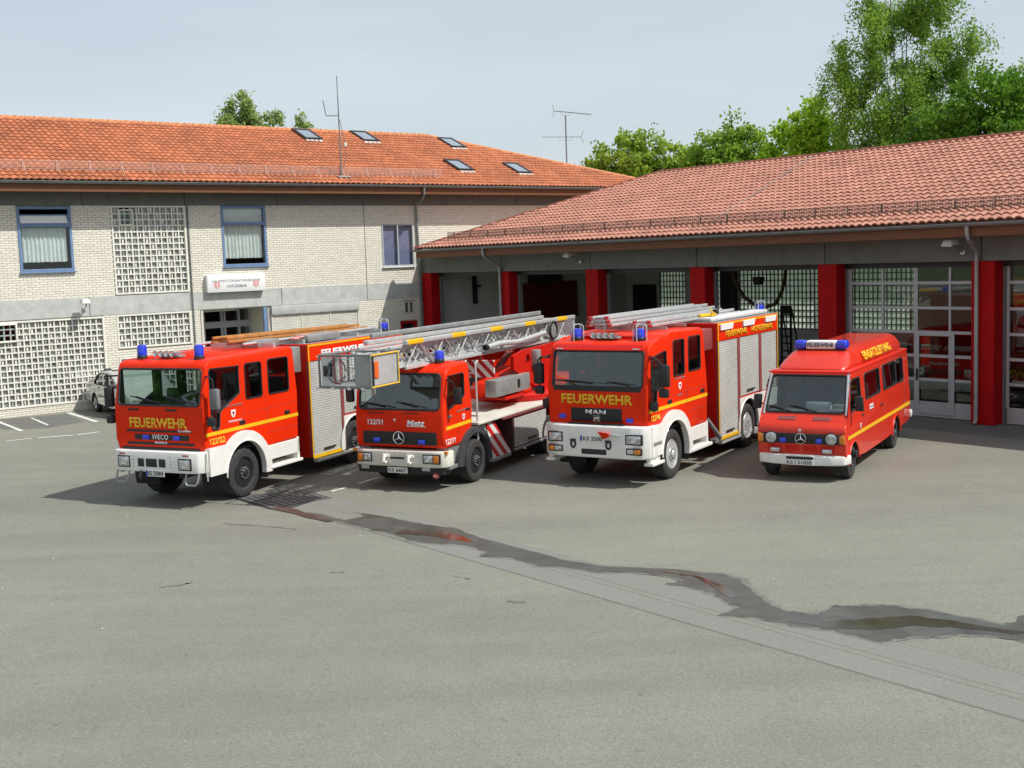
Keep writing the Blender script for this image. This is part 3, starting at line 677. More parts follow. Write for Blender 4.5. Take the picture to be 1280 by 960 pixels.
    for a, b in ((x0+.08, x0+.74), (x0+.82, x0+1.46), (x0+1.66, x0+2.16), (x0+2.24, x1-.1)):
        MB().box(a, b, d-.51, d-.5, .08, 2.38).build('pane', M['g_win'], df, 0); MB().box(a, b, d-.51, d-.5, 2.62, z1-.1).build('pane', M['g_win'], df, 0)
    MB().box(x0+.25, x0+1.9, .9, 1.02, z1-.12, z1-.04, .02).build('porch_lamp', M['lampwhite'], B)
    # roller shutter
    x0, x1, z0, z1 = shut
    MB().box(x0, x1, -.08, .1, z1-.22, z1+.12, .02).build('shutter_box', M['concrete'], B)
    s = MB(); n = 36
    for k in range(n):
        a = z0+(z1-.22-z0)*k/n; s.box(x0+.06, x1-.06, .0, .03, a+.004, a+(z1-.22-z0)/n-.004, .006, 1)
    sh = s.build('roller_shutter', M['offwhite'], B); sh['kind'] = 'stuff'
    MB().box(x0, x1, .035, .05, z0, z1).build('shutter_backing', M['zinc'], B, 0)
    for x in (x0, x0+1.25, x0+2.5, x1-.05): MB().box(x, x+.05, -.02, .05, z0, z1-.22).build('shutter_rail', M['offwhite'], B, 0)
    # vent grille and low door by the corner
    x0, x1, z0, z1 = vent; mb = MB()
    for a in ((x0, x0+.06, z0, z1), (x1-.06, x1, z0, z1), ((x0+x1)/2-.03, (x0+x1)/2+.03, z0, z1), (x0, x1, z0, z0+.05), (x0, x1, z1-.05, z1)): mb.box(a[0], a[1], -.01, .08, a[2], a[3])
    for k in range(10): mb.box(x0, x1, .03, .07, z0+.05+k*.043, z0+.055+k*.043)
    mb.build('vent_grille', M['offwhite'], B, 0)
    x0, x1, z0, z1 = dr; mb = MB()
    for a in ((x0, x0+.1, 0, z1), (x1-.1, x1, 0, z1), (x0, x1, z1-.1, z1)): mb.box(a[0], a[1], -.02, .1, a[2], a[3])
    mb.build('side_door_frame', M['redcol'], B, 0); MB().box(x0+.1, x1-.1, .2, .25, 0, z1-.1).build('side_door', M['dark'], B, 0)
    # eaves
    MB().box(XL, 14.4, -.85, -.80, 7.27, 7.56, .006, 1).build('fascia_board', M['fascia'], B)
    MB().box(XL, 14.4, -.80, .05, 7.345, 7.39).build('soffit', M['fascia'], B, 0)
    gutter(B, XL, 14.4, -.93, 7.60)
    deck, P, pit = roof(B, XL-.5, 14.5, XL-.5, 4.0, -.86, 7.63, 5.0, 10.30, M['tileA'], M['ridgeA'], 10.9)
    snow_guard(deck, P, XL, 1.2, .86, .27, M['guardA'])
    # downpipe with swan neck
    for name, pts in (('downpipe', [(-.33, -.93, 7.55), (-.34, -.93, 7.26), (-.33, -.82, 7.12), (-.2, -.12, 6.88), (-.18, -.08, 6.75), (-.14, -.08, 5.1), (-.12, -.08, 3.2), (-.12, -.08, 0)]),): MB().tube(pts, .045, 10).build(name, M['zinc'], B)
    # roof windows
    def roof_window(x, d0, w=.82, L=1.25):
        v = (d0+.86)/math.cos(pit); mb = MB()
        def bx(m, u0, u1, va, vb, wa, wb): m.hexa([P(u0, va, wa), P(u1, va, wa), P(u1, vb, wa), P(u0, vb, wa)], [P(u0, va, wb), P(u1, va, wb), P(u1, vb, wb), P(u0, vb, wb)])
        for a in ((x, x+.09, v, v+L), (x+w-.09, x+w, v, v+L), (x+.09, x+w-.09, v, v+.1), (x+.09, x+w-.09, v+L-.1, v+L)): bx(mb, a[0], a[1], a[2], a[3], .0, .13)
        f = mb.build('roof_window', M['black'], deck, 0)
        g = MB(); bx(g, x+.09, x+w-.09, v+.1, v+L-.1, .09, .11); g.build('pane', M['skyl'], f, 0)
        g = MB()
        for k in range(4): u = x+.02+k*w/4; g.hexa([P(u, v-.18, .045), P(u+w/4-.06, v-.18, .045), P(u+w/4-.06, v-.01, .06), P(u, v-.01, .06)], [P(u, v-.18, .06), P(u+w/4-.06, v-.18, .06), P(u+w/4-.06, v-.01, .075), P(u, v-.01, .075)])
        g.build('apron_flashing', M['lampwhite'], f, 0)
    for x, d0 in ((-2.95, 3.75), (-.1, 3.8), (4.28, 3.42), (2.58, .65), (5.66, .48)): roof_window(x, d0)
    return B, P
ADMIN, PA = admin()

# ------------------------------------------------------------------ fire hall (right): local x along the front, y into the hall
HALL_RZ = math.atan2(-UB.y, -UB.x)
def hall():
    B = empty('fire_hall', CORNER, HALL_RZ, 'long fire engine hall with red columns, open bays and pale red tiled roof', 'fire hall')
    XR = 34.5; D = 11.6; LZ0, LZ1 = 4.13, 4.78
    cols = [.36, 5.42, 10.28, 15.13, 20.0, 24.68, 29.5, 34.2]
    for c in cols:
        MB().box(c-.31, c+.31, -.01, .42, 0, LZ0, .012, 1).build('column', M['redcol'], B)
        MB().box(c-.40, c+.40, .42, .52, 0, LZ0-.002).build('gate_post', M['zinc'], B, 0)
    seams = [-.02, 5.30, 10.2, 15.1, 19.9, 24.62, 29.5, XR]
    for a, b in zip(seams, seams[1:]): MB().box(a+.014, b-.014, .02, .40, LZ0, LZ1+.3, .008, 1).build('lintel', M['concdark'], B)
    MB().box(0, XR, .40, .5, 3.98, 4.5).build('gate_header', M['black'], B, 0)
    MB().box(.95, XR, -.86, -.81, 4.74, 5.02, .006, 1).build('fascia_board', M['fascia'], B)
    MB().box(.95, XR, -.81, .03, 4.80, 4.84).build('soffit', M['fascia'], B, 0)
    MB().box(.95, 1.0, -.81, .4, 4.76, 5.02).build('end_board', M['fascia'], B, 0)
    gutter(B, .9, XR, -.95, 5.06, .08)
    def near(u, r, v): return r < 12 and 17.2 < u < 25.4 and (u-17.2)*23.1 > 0 and u > 25.3-(8 if r < 9 else 0) + 0*r
    deck, P, pit = roof(B, .95, XR, 7.85, XR, -.9, 5.11, 5.9, 7.68, M['tileB'], M['ridgeB'], 12.7, near)
    snow_guard(deck, P, 2.1, 33.0, .86, .21, M['guardB'], .08)
    MB().tube([P(15.85, .9, .1), P(15.75, 2.0, .09), P(15.6, 3.6, .09), P(15.4, 5.4, .09), P(15.25, 7.05, .1)], .010, 5).build('lightning_wire', M['galv'], deck)
    M['darkcurtain'] = pmat('dark_red_curtain', (.12, .008, .010), .9)
    # structure inside
    MB().box(-.05, XR, .2, D+.3, -.01, .012).build('hall_floor', M['hallfloor'], B, 0)
    MB().box(0, XR, .5, D+.3, 4.62, 4.7).build('hall_ceiling', M['hallwall'], B, 0)
    MB().box(-.04, .02, .05, D+.1, 0, 4.62).build('side_wall', M['hallwall'], B, 0)
    MB().box(XR-.02, XR+.2, .05, D+.1, 0, 5.0).build('end_wall', M['hallwall'], B, 0)
    strips = [(2.18, 3.80), (4.19, 6.22), (6.86, 10.98), (12.2, 15.35)]
    mb = MB(); mb.plate([(0, 0), (XR, 0), (XR, 4.62), (0, 4.62)], [rect(a, b, 1.33, 4.1) for a, b in strips], lambda u, v, w: (u, D+w, v), .2)
    mb.build('rear_wall', M['hallwall'], B, 0)
    for a, b in strips: block_panel(B, a, b, 1.33, 4.1, max(2, round((b-a-.1)/.2)), 11, y=D+.05, bar=.030, frame=.04, mats=('blockglow',), glow=True)
    for x in (6.25, 12.0): MB().box(x, x+.55, D-.5, D-.02, 0, 4.6).build('rear_pillar', M['chassis'], B, 0)
    for x in cols[1:-1]: MB().box(x-.15, x+.15, .55, D, 4.3, 4.6).build('roof_beam', M['hallwall'], B, 0)
    MB().box(.03, .16, 5.3, 8.4, 1.9, 3.5, .02).build('wall_curtain', M['darkcurtain'], B)
    MB().box(.03, .3, 5.6, 7.4, 3.52, 3.95).build('wall_unit', M['chassis'], B, 0)
    mb = MB(); mb.box(.03, .12, 2.55, 2.75, 2.75, 3.95); mb.tube([(.1, 2.68, 3.5), (.45, 2.68, 3.5)], .05, 6); mb.build('door_operator', M['chassis'], B, 0)
    MB().box(.8, 2.0, D-.35, D-.02, 0, 3.2).build('rear_door', M['chassis'], B, 0)
    # closed sectional gates
    def gate(x0, x1, walk):
        y = .45; g = MB()
        xs = [x0, x0+(x1-x0)*.268, x0+(x1-x0)*.533, x0+(x1-x0)*.79, x1]; zs = [.43, 1.02, 1.65, 2.28, 2.92, 3.58, 4.13]; t = .035
        g.box(x0, x1, y-.035, y+.03, .02, .43, .01, 1)
        for k, x in enumerate(xs): w = .055 if k in (0, 2, 4) else .032; g.box(x-w, x+w, y-.03, y+.03, .43, 4.13)
        for z in zs[1:]: g.box(x0, x1, y-.034, y+.034, z-.038, z+.038)
        f = g.build('sectional_gate', M['gate'], B, 0)
        for i in range(4):
            for j in range(6):
                MB().box(xs[i]+.03, xs[i+1]-.03, y-.004, y+.004, zs[j]+.03, zs[j+1]-.03).build('pane', M['g_gate'], f, 0)
        if walk:
            a, b = xs[2]+.06, xs[3]+.1; m = MB()
            for q in ((a-.05, a+.05, .1, 2.3), (b-.05, b+.05, .1, 2.3), (a+.05, b-.05, 2.18, 2.3), (a+.05, b-.05, .1, .32)): m.box(q[0], q[1], y-.06, y-.034, q[2], q[3], .006, 1)
            m.build('wicket_door_frame', M['gate'], f); h = MB(); h.box(a-.02, a+.03, y-.09, y-.06, 1.0, 1.3); h.tube([(a, y-.1, 1.15), (a-.14, y-.1, 1.15)], .012, 6); h.build('door_handle', M['black'], f)
        for x in (x0-.06, x1+.06): MB().box(x-.04, x+.04, y-.02, y+.05, 0, 4.13).build('gate_rail', M['zinc'], B, 0)
    gate(20.46, 24.33, True); gate(25.1, 29.1, False); gate(29.9, 33.8, False)
    # downpipes
    for xo, xb in ((5.42, 5.30), (24.80, 24.56)):
        MB().tube([(xo, -.95, 5.0), (xo, -.95, 4.85), (xo-.01, -.88, 4.70), (xb+.04, -.14, 4.34), (xb, -.09, 4.22), (xb, -.09, 3.0), (xb, -.09, .45), (xb, -.10, .12), (xb, -.18, .03)], .052, 10).build('downpipe', M['galv'], B)
    return B, P, deck
HALL, PB, HDECK = hall()
BM = Matrix.Translation(CORNER) @ Matrix.Rotation(HALL_RZ, 4, 'Z')
AM = Matrix.Translation(CORNER) @ Matrix.Rotation(math.atan2(UA.y, UA.x), 4, 'Z')
def placed(name, mat4, loc, label, cat, group=None):
    o = empty(name, (0, 0, 0), 0, label, cat, group); o.matrix_world = mat4 @ Matrix.Translation(loc); return o

# ------------------------------------------------------------------ fittings on and in the buildings
def fittings():
    # long sign box over the entrance
    s = placed('sign_box', AM, (-8.3, -.02, 4.06), 'white sign box with station lettering and two pale red emblems above the entrance', 'sign')
    MB().box(-1.15, 1.15, -.2, 0, -.315, .315, .02).build('housing', M['whitefilm'], s)
    text('HAUPTSTÜTZPUNKT-FEUERWEHR', 'sign_lettering', M['text_grey'], s, (.0, -.202, .10), 'wall', 1.9, .105, .004)
    text('HOFGEISMAR', 'sign_lettering', M['text_grey'], s, (.0, -.202, -.10), 'wall', .78, .105, .004)
    for x in (-.78, .76):
        e = MB(); e.plate([(-.11, .12), (.11, .12), (.11, -.02), (.08, -.08), (0, -.125), (-.08, -.08), (-.11, -.02)], [], lambda u, v, w: (x+u, -.2035-w, v-.06), .003); e.build('emblem', M['emblem'], s, 0)
        e = MB(); e.box(x-.012, x+.012, -.211, -.208, -.15, .04); e.box(x-.07, x+.07, -.211, -.208, -.05, -.03); e.build('emblem_cross', M['whitefilm'], s, 0)
    def flood(mat4, loc, label, flip=1):
        f = placed('floodlight', mat4, loc, label, 'floodlight', 'floodlights on the walls')
        MB().box(-.06, .06, -.06, 0, -.26, -.14, .01).build('bracket', M['lampwhite'], f)
        MB().tube([(0, -.03, -.2), (0, -.22, -.12), (-.06*flip, -.34, .02)], .022, 6).build('arm', M['grey'], f)
        b = MB(); b.hexa([(-.28, -.62, -.03), (.04, -.62, -.03), (.06, -.28, .0), (-.26, -.28, .0)], [(-.22, -.56, .13), (.0, -.56, .13), (.03, -.3, .14), (-.22, -.3, .14)], .025); b.build('lamp_head', M['lampwhite'], f)
        MB().box(-.24, .02, -.58, -.32, -.045, -.032).build('lens', M['lamp'], f, 0)
    flood(BM, (9.75, -.0, 4.62), 'small white floodlight on the grey lintel above the third red column from the left')
    flood(BM, (24.15, -.0, 4.56), 'white floodlight beside the grey downpipe at the right end of the lintel')
    flood(AM, (-13.85, -.02, 3.62), 'white floodlight on the concrete band above the big glass block wall')
    # aerial mast on the office roof
    a = placed('aerial_mast', AM, (-3.65, -.18, 7.93), 'tall thin grey radio mast standing on the orange roof', 'aerial')
    MB().tube([(0, 0, 0), (0, 0, 1.9), (0, 0, 3.15)], [.03, .026, .02], 8).build('mast', M['zinc'], a)
    MB().tube([(0, 0, 2.35), (-.5, .1, 2.33), (-.52, .1, 2.5), (-.6, .1, 2.9)], .02, 6).build('side_rod', M['zinc'], a)
    MB().tube([(0, 0, 3.1), (0, 0, 3.85)], .022, 6).build('rod', M['galv'], a); MB().box(-.28, .28, -.25, .1, -.02, .05, .02).build('foot_plate', M['galv'], a)
    MB().tube([(.02, -.03, 2.2), (.2, -.05, 1.3), (.22, -.05, .9), (.1, 0, .3)], .012, 5).build('cable', M['grey'], a)
    MB().box(.14, .26, -.1, .0, 1.18, 1.32, .02).build('junction_box', M['lampwhite'], a)
    # television aerial behind the hip
    t = placed('television_aerial', AM, (12.55, 5.0, 8.0), 'television aerial with two toothed arms in front of the leafy trees', 'aerial')
    MB().tube([(0, 0, 0), (0, 0, 3.62)], .035, 8).build('mast', M['zinc'], t)
    def yagi(z, a0, a1, ang, name):
        m = MB(); c, s_ = math.cos(R(ang)), math.sin(R(ang))
        p = lambda d, w, h=0: (d*c - w*s_, d*s_+w*c, z+h)
        m.tube([p(a0, 0), p(a1, 0, .02)], .016, 5); n = 13
        for k in range(n):
            d = a0+(a1-a0)*(k+.5)/n; m.tube([p(d, -.16), p(d, .16)], .009, 4)
        e = a0 if abs(a0) < abs(a1) else a1
        q = a1 if name == 'lower_arm' else a0
        for h in (.3, -.3): m.tube([p(q, 0), p(q + (.12 if q > 0 else -.12), 0, h)], .012, 4)
        m.tube([p(-.4, 0, -.0), p(-.3, 0, -.16), p(.3, 0, -.16), p(.4, 0, 0)], .009, 4)
        m.build(name, M['zinc'], t)
    yagi(3.78, -.85, 2.05, 8, 'upper_arm'); yagi(2.55, -1.3, .82, -20, 'lower_arm')
    # exhaust hose loop and step ladder in the open bay
    h = placed('exhaust_hose', BM, (14.9, 3.0, 0), 'brown exhaust hose hanging in a loop inside the open bay', 'hose')
    MB().tube([(-1.35, 0, 4.3), (-.95, 0, 3.9), (-.75, 0, 3.45), (-.45, 0, 3.05), (.0, 0, 2.8), (.45, 0, 2.72), (.85, 0, 2.85), (1.1, 0, 3.2), (1.25, 0, 3.7), (1.3, 0, 4.3)], .062, 10).build('hose', M['lad'], h)
    b = placed('hanging_lamp', BM, (15.06, 3.0, 3.6), 'dark box lamp hanging in front of the glass blocks in the open bay', 'lamp')
    MB().hexa([(-.13, -.1, -.14), (.13, -.1, -.14), (.13, .1, -.14), (-.13, .1, -.14)], [(-.17, -.13, .12), (.17, -.13, .12), (.17, .13, .12), (-.17, .13, .12)], .02).build('housing', M['chassis'], b)
    MB().tube([(0, 0, .12), (0, 0, .9)], .012, 5).build('rod', M['chassis'], b)
    l = placed('step_ladder', BM, (12.2, 8.0, 0), 'dark step ladder standing at the back of the open bay', 'ladder')
    m = MB()
    for x in (-.22, .22): m.box(x-.035, x+.035, -.03, .03, 0, 2.45); m.tube([(x*1.2, .6, 0), (x, .05, 2.4)], .03, 5)
    for k in range(8): m.box(-.2, .2, -.06, .06, .25+k*.27, .30+k*.27)
    m.box(-.24, .24, -.03, .03, 2.2, 2.5)
    m.build('ladder_frame', M['chassis'], l, 0)
fittings()

# ------------------------------------------------------------------ trees
def tree(name, label, loc, trunk_h, blobs, n, leaf, lmat, bark, seed, cl=.55, droop=0., group='trees behind the station', cat='tree', tr=.16, lean=(0, 0)):
    """blobs: crown masses (dx, dy, z, rx, rz) round the trunk; n leaves of size leaf, in clumps."""
    rd = random.Random(seed); t = empty(name, loc, 0, label, cat, group)
    top = max(b[2] for b in blobs); mb = MB()
    tp = [(0, 0, -.1), (lean[0]*.2+rd.uniform(-.1, .1), rd.uniform(-.1, .1), trunk_h*.5), (lean[0]*.5, lean[1]*.5, trunk_h), (lean[0], lean[1], top*.85)]
    mb.tube(tp, [tr*1.25, tr, tr*.8, tr*.2], 8)
    V, F = [], []; clumps = []
    wsum = sum(b[3]**2*b[4] for b in blobs)
    for (dx, dy, z, rx, rz) in blobs:
        k = max(12, int(rx*rx*rz*2.2/cl**2)); c0 = Vector((dx, dy, z))
        mb.tube([(lean[0]*.4, lean[1]*.4, trunk_h*rd.uniform(.7, 1.0)), (dx*.5, dy*.5, (trunk_h+z)/2), tuple(c0), (dx*1.15, dy*1.15, z+rz*.7)], [tr*.55, tr*.4, tr*.25, .015], 5)
        pts = []
        for i in range(k):
            while True:
                q = Vector((rd.uniform(-1, 1), rd.uniform(-1, 1), rd.uniform(-1, 1)))
                if .12 < q.length < 1: break
            q = q * (q.length**-.35)
            p = c0 + Vector((q.x*rx, q.y*rx, q.z*rz)); pts.append(p)
            if i % 3 == 0: mb.tube([tuple(c0.lerp(p, .1)), tuple(c0.lerp(p, .55)+Vector((0, 0, .1))), tuple(p)], [tr*.16, tr*.09, .008], 4, caps=False)
        per = int(2.3*n*(rx*rx*rz)/wsum/k)+1
        for p in pts:
            s = cl*rd.uniform(.55, 1.25)
            for j in range(per):
                d = Vector((rd.gauss(0, .5), rd.gauss(0, .5), rd.gauss(0, .42)))*s
                if droop: d.z = d.z*.9 - droop*s*rd.expovariate(3.0); d.x *= .62; d.y *= .62
                q = p+d; a = Vector((rd.gauss(0, 1), rd.gauss(0, 1), rd.gauss(0, .7))).normalized(); b_ = a.orthogonal().normalized(); w = a.cross(b_)
                an = rd.uniform(0, 6.3); u_ = b_*math.cos(an)+w*math.sin(an); v_ = a.cross(u_); l = leaf*rd.uniform(.6, 1.25); i = len(V)
                V.extend([q-u_*l, q+v_*l*.55, q+u_*l, q-v_*l*.55]); F.append((i, i+1, i+2, i+3))
    mb.build('trunk', bark, t)
    o = pydata('crown', [tuple(v) for v in V], F, lmat, t); o['kind'] = 'stuff'
def trees():
    lg = leafmat('maple_leaf', (.25, .43, .055), .5); lb = leafmat('fresh_maple_leaf', (.38, .62, .05), .5); dk = leafmat('dark_maple_leaf', (.125, .29, .028), .45)
    bi = leafmat('birch_leaf', (.25, .43, .065), .5); fr = leafmat('far_leaf', (.34, .46, .15), .5); ol = leafmat('hazel_leaf', (.30, .46, .06), .5)
    tree('birch_tree', 'tall airy birch rising above the hall roof, taller than all other trees', (18.0, 55.0, 0), 6.5,
         [(-.5, 0, 15.4, 1.3, 1.5), (1.1, -.4, 15.9, 1.4, 1.6), (-1.8, 0, 14.0, 1.2, 1.4), (.3, .3, 13.6, 1.9, 1.8), (2.3, -.6, 13.0, 1.0, 1.2), (-2.4, .2, 11.9, 1.2, 1.4), (-.6, 0, 11.4, 1.9, 1.7), (1.4, 0, 11.6, 1.5, 1.7), (-2.0, .3, 9.8, 1.4, 1.5), (.4, 0, 9.4, 2.0, 1.6), (-1.0, .2, 8.2, 1.8, 1.4), (2.0, -.4, 9.8, 1.3, 1.4), (3.0, -.9, 13.3, .7, .9), (-3.0, .3, 12.3, .6, .8)], 30000, .070, bi, M['birchbark'], 1, .80, .9, tr=.10)
    tree('maple_tree', 'dense dark green maple with a rounded crown beside the birch', (19.4, 48.3, 0), 4.2,
         [(0, 0, 10.2, 1.7, 1.3), (-1.5, .8, 9.3, 1.4, 1.0), (-2.4, 1.2, 8.4, 1.0, .9), (1.4, -.6, 9.8, 1.6, 1.3), (2.6, -1.2, 9.2, 1.6, 1.5), (0, 0, 8.3, 2.3, 1.4), (2.2, -.8, 7.6, 2.0, 1.4), (-1.2, .6, 7.2, 1.8, 1.2), (0, 0, 6.4, 2.2, 1.2)], 20000, .105, dk, M['bark'], 2, .42, group='trees behind the station')
    tree('maple_tree', 'light green young maple left of the tall birch', (14.6, 58.2, 0), 4.0,
         [(.1, 0, 10.7, .7, 1.0), (-.7, 0, 9.9, 1.0, 1.0), (.8, 0, 9.8, .9, .9), (0, 0, 9.0, 1.6, 1.1), (-1.3, .2, 8.6, 1.0, .9), (1.4, 0, 8.6, 1.0, 1.0), (0, 0, 7.4, 1.9, 1.2)], 8000, .125, lb, M['bark'], 3, .42)
    tree('lime_tree', 'mid green lime tree with a pointed top left of the light green maple', (11.5, 60.8, 0), 4.0,
         [(-.1, 0, 10.7, .6, .8), (-.9, .1, 9.9, .8, .8), (.6, 0, 9.9, .9, .8), (-.6, 0, 9.0, 1.4, 1.0), (1.4, -.2, 9.1, 1.0, .8), (-1.6, .2, 8.7, .9, .8), (0, 0, 7.6, 2.0, 1.2)], 8000, .115, lg, M['bark'], 4, .42)
    tree('hazel_tree', 'broad bushy olive green tree beside the television aerial', (6.6, 61.6, 0), 3.6,
         [(-.2, 0, 10.1, .7, .8), (.5, 0, 10.4, .6, .6), (-1.3, .1, 9.6, .9, .7), (-2.4, .2, 8.9, .8, .7), (1.5, -.1, 9.5, .9, .7), (0, 0, 8.9, 1.6, 1.0), (-1.6, .2, 8.1, 1.5, .9), (2.4, -.2, 8.8, .9, .8), (1.4, 0, 7.9, 1.6, 1.0), (-.4, 0, 7.2, 2.4, 1.2)], 9500, .115, ol, M['bark'], 5, .40)
    tree('hazel_tree', 'olive green bushy tree between the hazel and the lime tree', (9.2, 62.5, 0), 3.6, [(0, 0, 9.3, .9, .8), (-.8, 0, 8.7, 1.0, .8), (.9, 0, 8.9, 1.0, .8), (0, 0, 7.6, 1.7, 1.2)], 4200, .115, ol, M['bark'], 6, .40)
    tree('poplar_tree', 'pale green tree top showing over the orange roof ridge', (-16.8, 78.2, 0), 8, [(.1, 0, 14.7, .75, .9), (-.7, 0, 14.1, .7, .8), (.8, .1, 14.0, .7, .8), (0, 0, 13.0, 1.5, 1.3), (2.0, .4, 13.6, .6, .9), (1.3, .2, 12.6, 1.0, 1.0)], 5000, .12, fr, M['bark'], 7, .42)
    tree('poplar_tree', 'thin distant tree tip right of the pale green tree top over the ridge', (-15.4, 93.7, 0), 10, [(0, 0, 15.6, .45, .7), (.1, 0, 14.6, .85, .9), (0, 0, 13.4, 1.0, 1.0)], 1200, .13, fr, M['bark'], 8, .42)
    tree('poplar_tree', 'thin grey green tree tip behind the dark maple', (27.1, 64.6, 0), 7, [(0, 0, 13.2, .5, .9), (-.3, 0, 12.2, .9, 1.0), (.2, 0, 11, 1.2, 1.2)], 1500, .12, fr, M['bark'], 9, .45)
    tree('maple_tree', 'dark maple across the yard, mirrored in the windscreen of the left engine', (-35.5, 13.0, 0), 4, [(0, 0, 9.5, 3.2, 3.4), (-1.5, 2.5, 7.5, 2.5, 2.5), (1.5, -2.5, 7.5, 2.5, 2.5)], 2600, .3, dk, M['bark'], 12, .8)
trees()

# ------------------------------------------------------------------ vehicles: local x forward, y left, z up, origin under the front axle
def vehicle(name, org, head, label, cat, group=None):
    h = R(head); f = (-math.sin(h), -math.cos(h)); rz = math.atan2(f[1], f[0])
    o = empty(name, (org[0], org[1], 0), rz, label, cat, group)
    return o, Matrix.Translation((org[0], org[1], 0)) @ Matrix.Rotation(rz, 4, 'Z')
def wheel(P, x, y, r, w, side, rim='black', tread=True):
    """y: outer face of the tyre"""
    yc = y - side*w/2; k = .60
    m = MB(); d = w/2
    prof = [(k*r, d-.035), (k*r*.97, d-.02), (k*r*.93, d-.05), (k*r*.86, d-.10), (k*r*.60, d-.11), (k*r*.46, d-.055), (k*r*.42, d-.03), (k*r*.40, d-.02), (k*r*.30, d-.015), (k*r*.28, d+.015), (k*r*.22, d+.03), (0.001, d+.035)]
    if rim == 'deep': prof = [(k*r, d-.03), (k*r*.96, d-.015), (k*r*.92, d-.05), (k*r*.82, d-.20), (k*r*.45, d-.22), (k*r*.42, d-.12), (k*r*.30, d-.10), (0.001, d-.09)]
    m.lathe(prof, (x, yc, r), 'y', 32, side)
    mats = {'black': M['black'], 'silver': M['alubright'], 'deep': M['alubright'], 'rustblack': M['chassis']}
    w_ = m.build('wheel', mats[rim], P, 40)
    m = MB()
    for i in range(10):
        a = 2*math.pi*i/10; rr = k*r*.355; p = (x+rr*math.cos(a), yc+side*(d-.02), r+rr*math.sin(a)); q = (p[0], yc+side*(d+.012), p[2]); m.cyl(p, q, .016, n=6)
    m.build('wheel_nuts', M['chrome'] if rim != 'black' else M['galv'], w_)
    m = MB()
    for i in range(10):
        a = 2*math.pi*(i+.5)/10; rr = k*r*.73; p = (x+rr*math.cos(a), yc+side*(d-.112), r+rr*math.sin(a)); q = (p[0], yc+side*(d-.095), p[2]); m.cyl(p, q, .026, n=8)
    if rim != 'deep': m.build('wheel_holes', M['chassis'], w_, 0)
    m = MB(); n = 72
    tp = [(k*r, -d+.03), (.66*r, -d+.005), (.80*r, -d), (.94*r, -d+.012), (.985*r, -d+.03), (r, -d+.045), (r, -d+.09), (r, 0), (r, d-.09), (r, d-.045), (.985*r, d-.03), (.94*r, d-.012), (.80*r, d), (.66*r, d-.005), (k*r, d-.03)]
    vary = (lambda q, i: .968 if (4 <= q <= 10 and ((i//2+(q > 7)) % 2)) else 1) if tread else None
    m.lathe(tp+[tp[0]], (x, yc, r), 'y', n, side, vary); m.build('tyre', M['rubber'], w_, 30)
def mudflap(P, x, y0, y1, z0, z1): MB().box(x-.015, x+.015, y0, y1, z0, z1).build('mudflap', M['rubber'], P, 0)
def cab(P, prof, half, mat, front, sides, archs, bev=.07, wall=.05, inset=.06, extra=()):
    """hollow cab: side profile (x, z); front: windscreen polygon (y, z); sides: window polygons (x, z); archs: (x, z, r)."""
    o = MB(); o.prism(prof, 'y', -half, half, bev, 3); ob = o.build('cab', mat, P, 32)
    k = len(prof); A2 = sum(prof[i][0]*prof[(i+1) % k][1]-prof[(i+1) % k][0]*prof[i][1] for i in range(k)); sg = 1 if A2 > 0 else -1; inn = []
    for i in range(k):
        p, q, r = Vector(prof[i-1]), Vector(prof[i]), Vector(prof[(i+1) % k]); d1, d2 = (q-p).normalized(), (r-q).normalized()
        n1, n2 = Vector((-d1.y, d1.x))*sg, Vector((-d2.y, d2.x))*sg; mt = (n1+n2); mt = mt/max(.35, mt.dot(n1)); inn.append(tuple(q+mt*wall))
    cuts = [MB().prism(inn, 'y', -half+inset, half-inset)]
    if front: cuts.append(MB().prism(front, 'x', max(p[0] for p in prof)-.78, max(p[0] for p in prof)+.6))
    for s in sides: cuts.append(MB().prism(s, 'y', -half-.5, half+.5))
    for (x, z, r) in archs: cuts.append(MB().cyl((x, -half-.5, z), (x, half+.5, z), r, n=32))
    cuts += list(extra)
    return carve(ob, cuts)
def seal(P, pts3, r=.016, mat='black'):
    m = MB(); m.tube(pts3, r, 6, closed=True); return m.build('window_seal', M[mat], P)
def side_glass(P, polys, half, mat='g_cab', frame=True, lean=0):
    for pl in polys:
        for s in (1, -1):
            f = seal(P, [(x, s*(half+.001), z) for x, z in pl]) if frame else P
            m = MB(); m.plate(pl, [], lambda u, v, w: (u, s*(half-.02-w), v), .006); m.build('pane', M[mat], f, 0)
def windscreen(P, yz, xb, zb, xt, zt, mat='g_cab'):
    X = lambda z: xb+(xt-xb)*(z-zb)/(zt-zb)
    f = seal(P, [(X(z)+.004, y, z) for y, z in yz], .022); m = MB(); m.plate(yz, [], lambda u, v, w: (X(v)-.012-w, u, v), .006); w = m.build('windscreen', M[mat], P, 0)
    return X
def wiper(P, X, y0, z0, y1, z1):
    m = MB(); m.tube([(X(z0)+.03, y0, z0), (X(z1)+.03, y1, z1)], .010, 5)
    d = Vector((0, y1-y0, z1-z0)); ln = d.length; a = (y0+(y1-y0)*.35, z0+(z1-z0)*.35)
    m.tube([(X(a[1])+.022, a[0], a[1]-.03), (X(z1)+.022, y1+(y1-y0)*.2, z1+(z1-z0)*.2-.02)], .014, 5); m.build('wiper', M['black'], P)
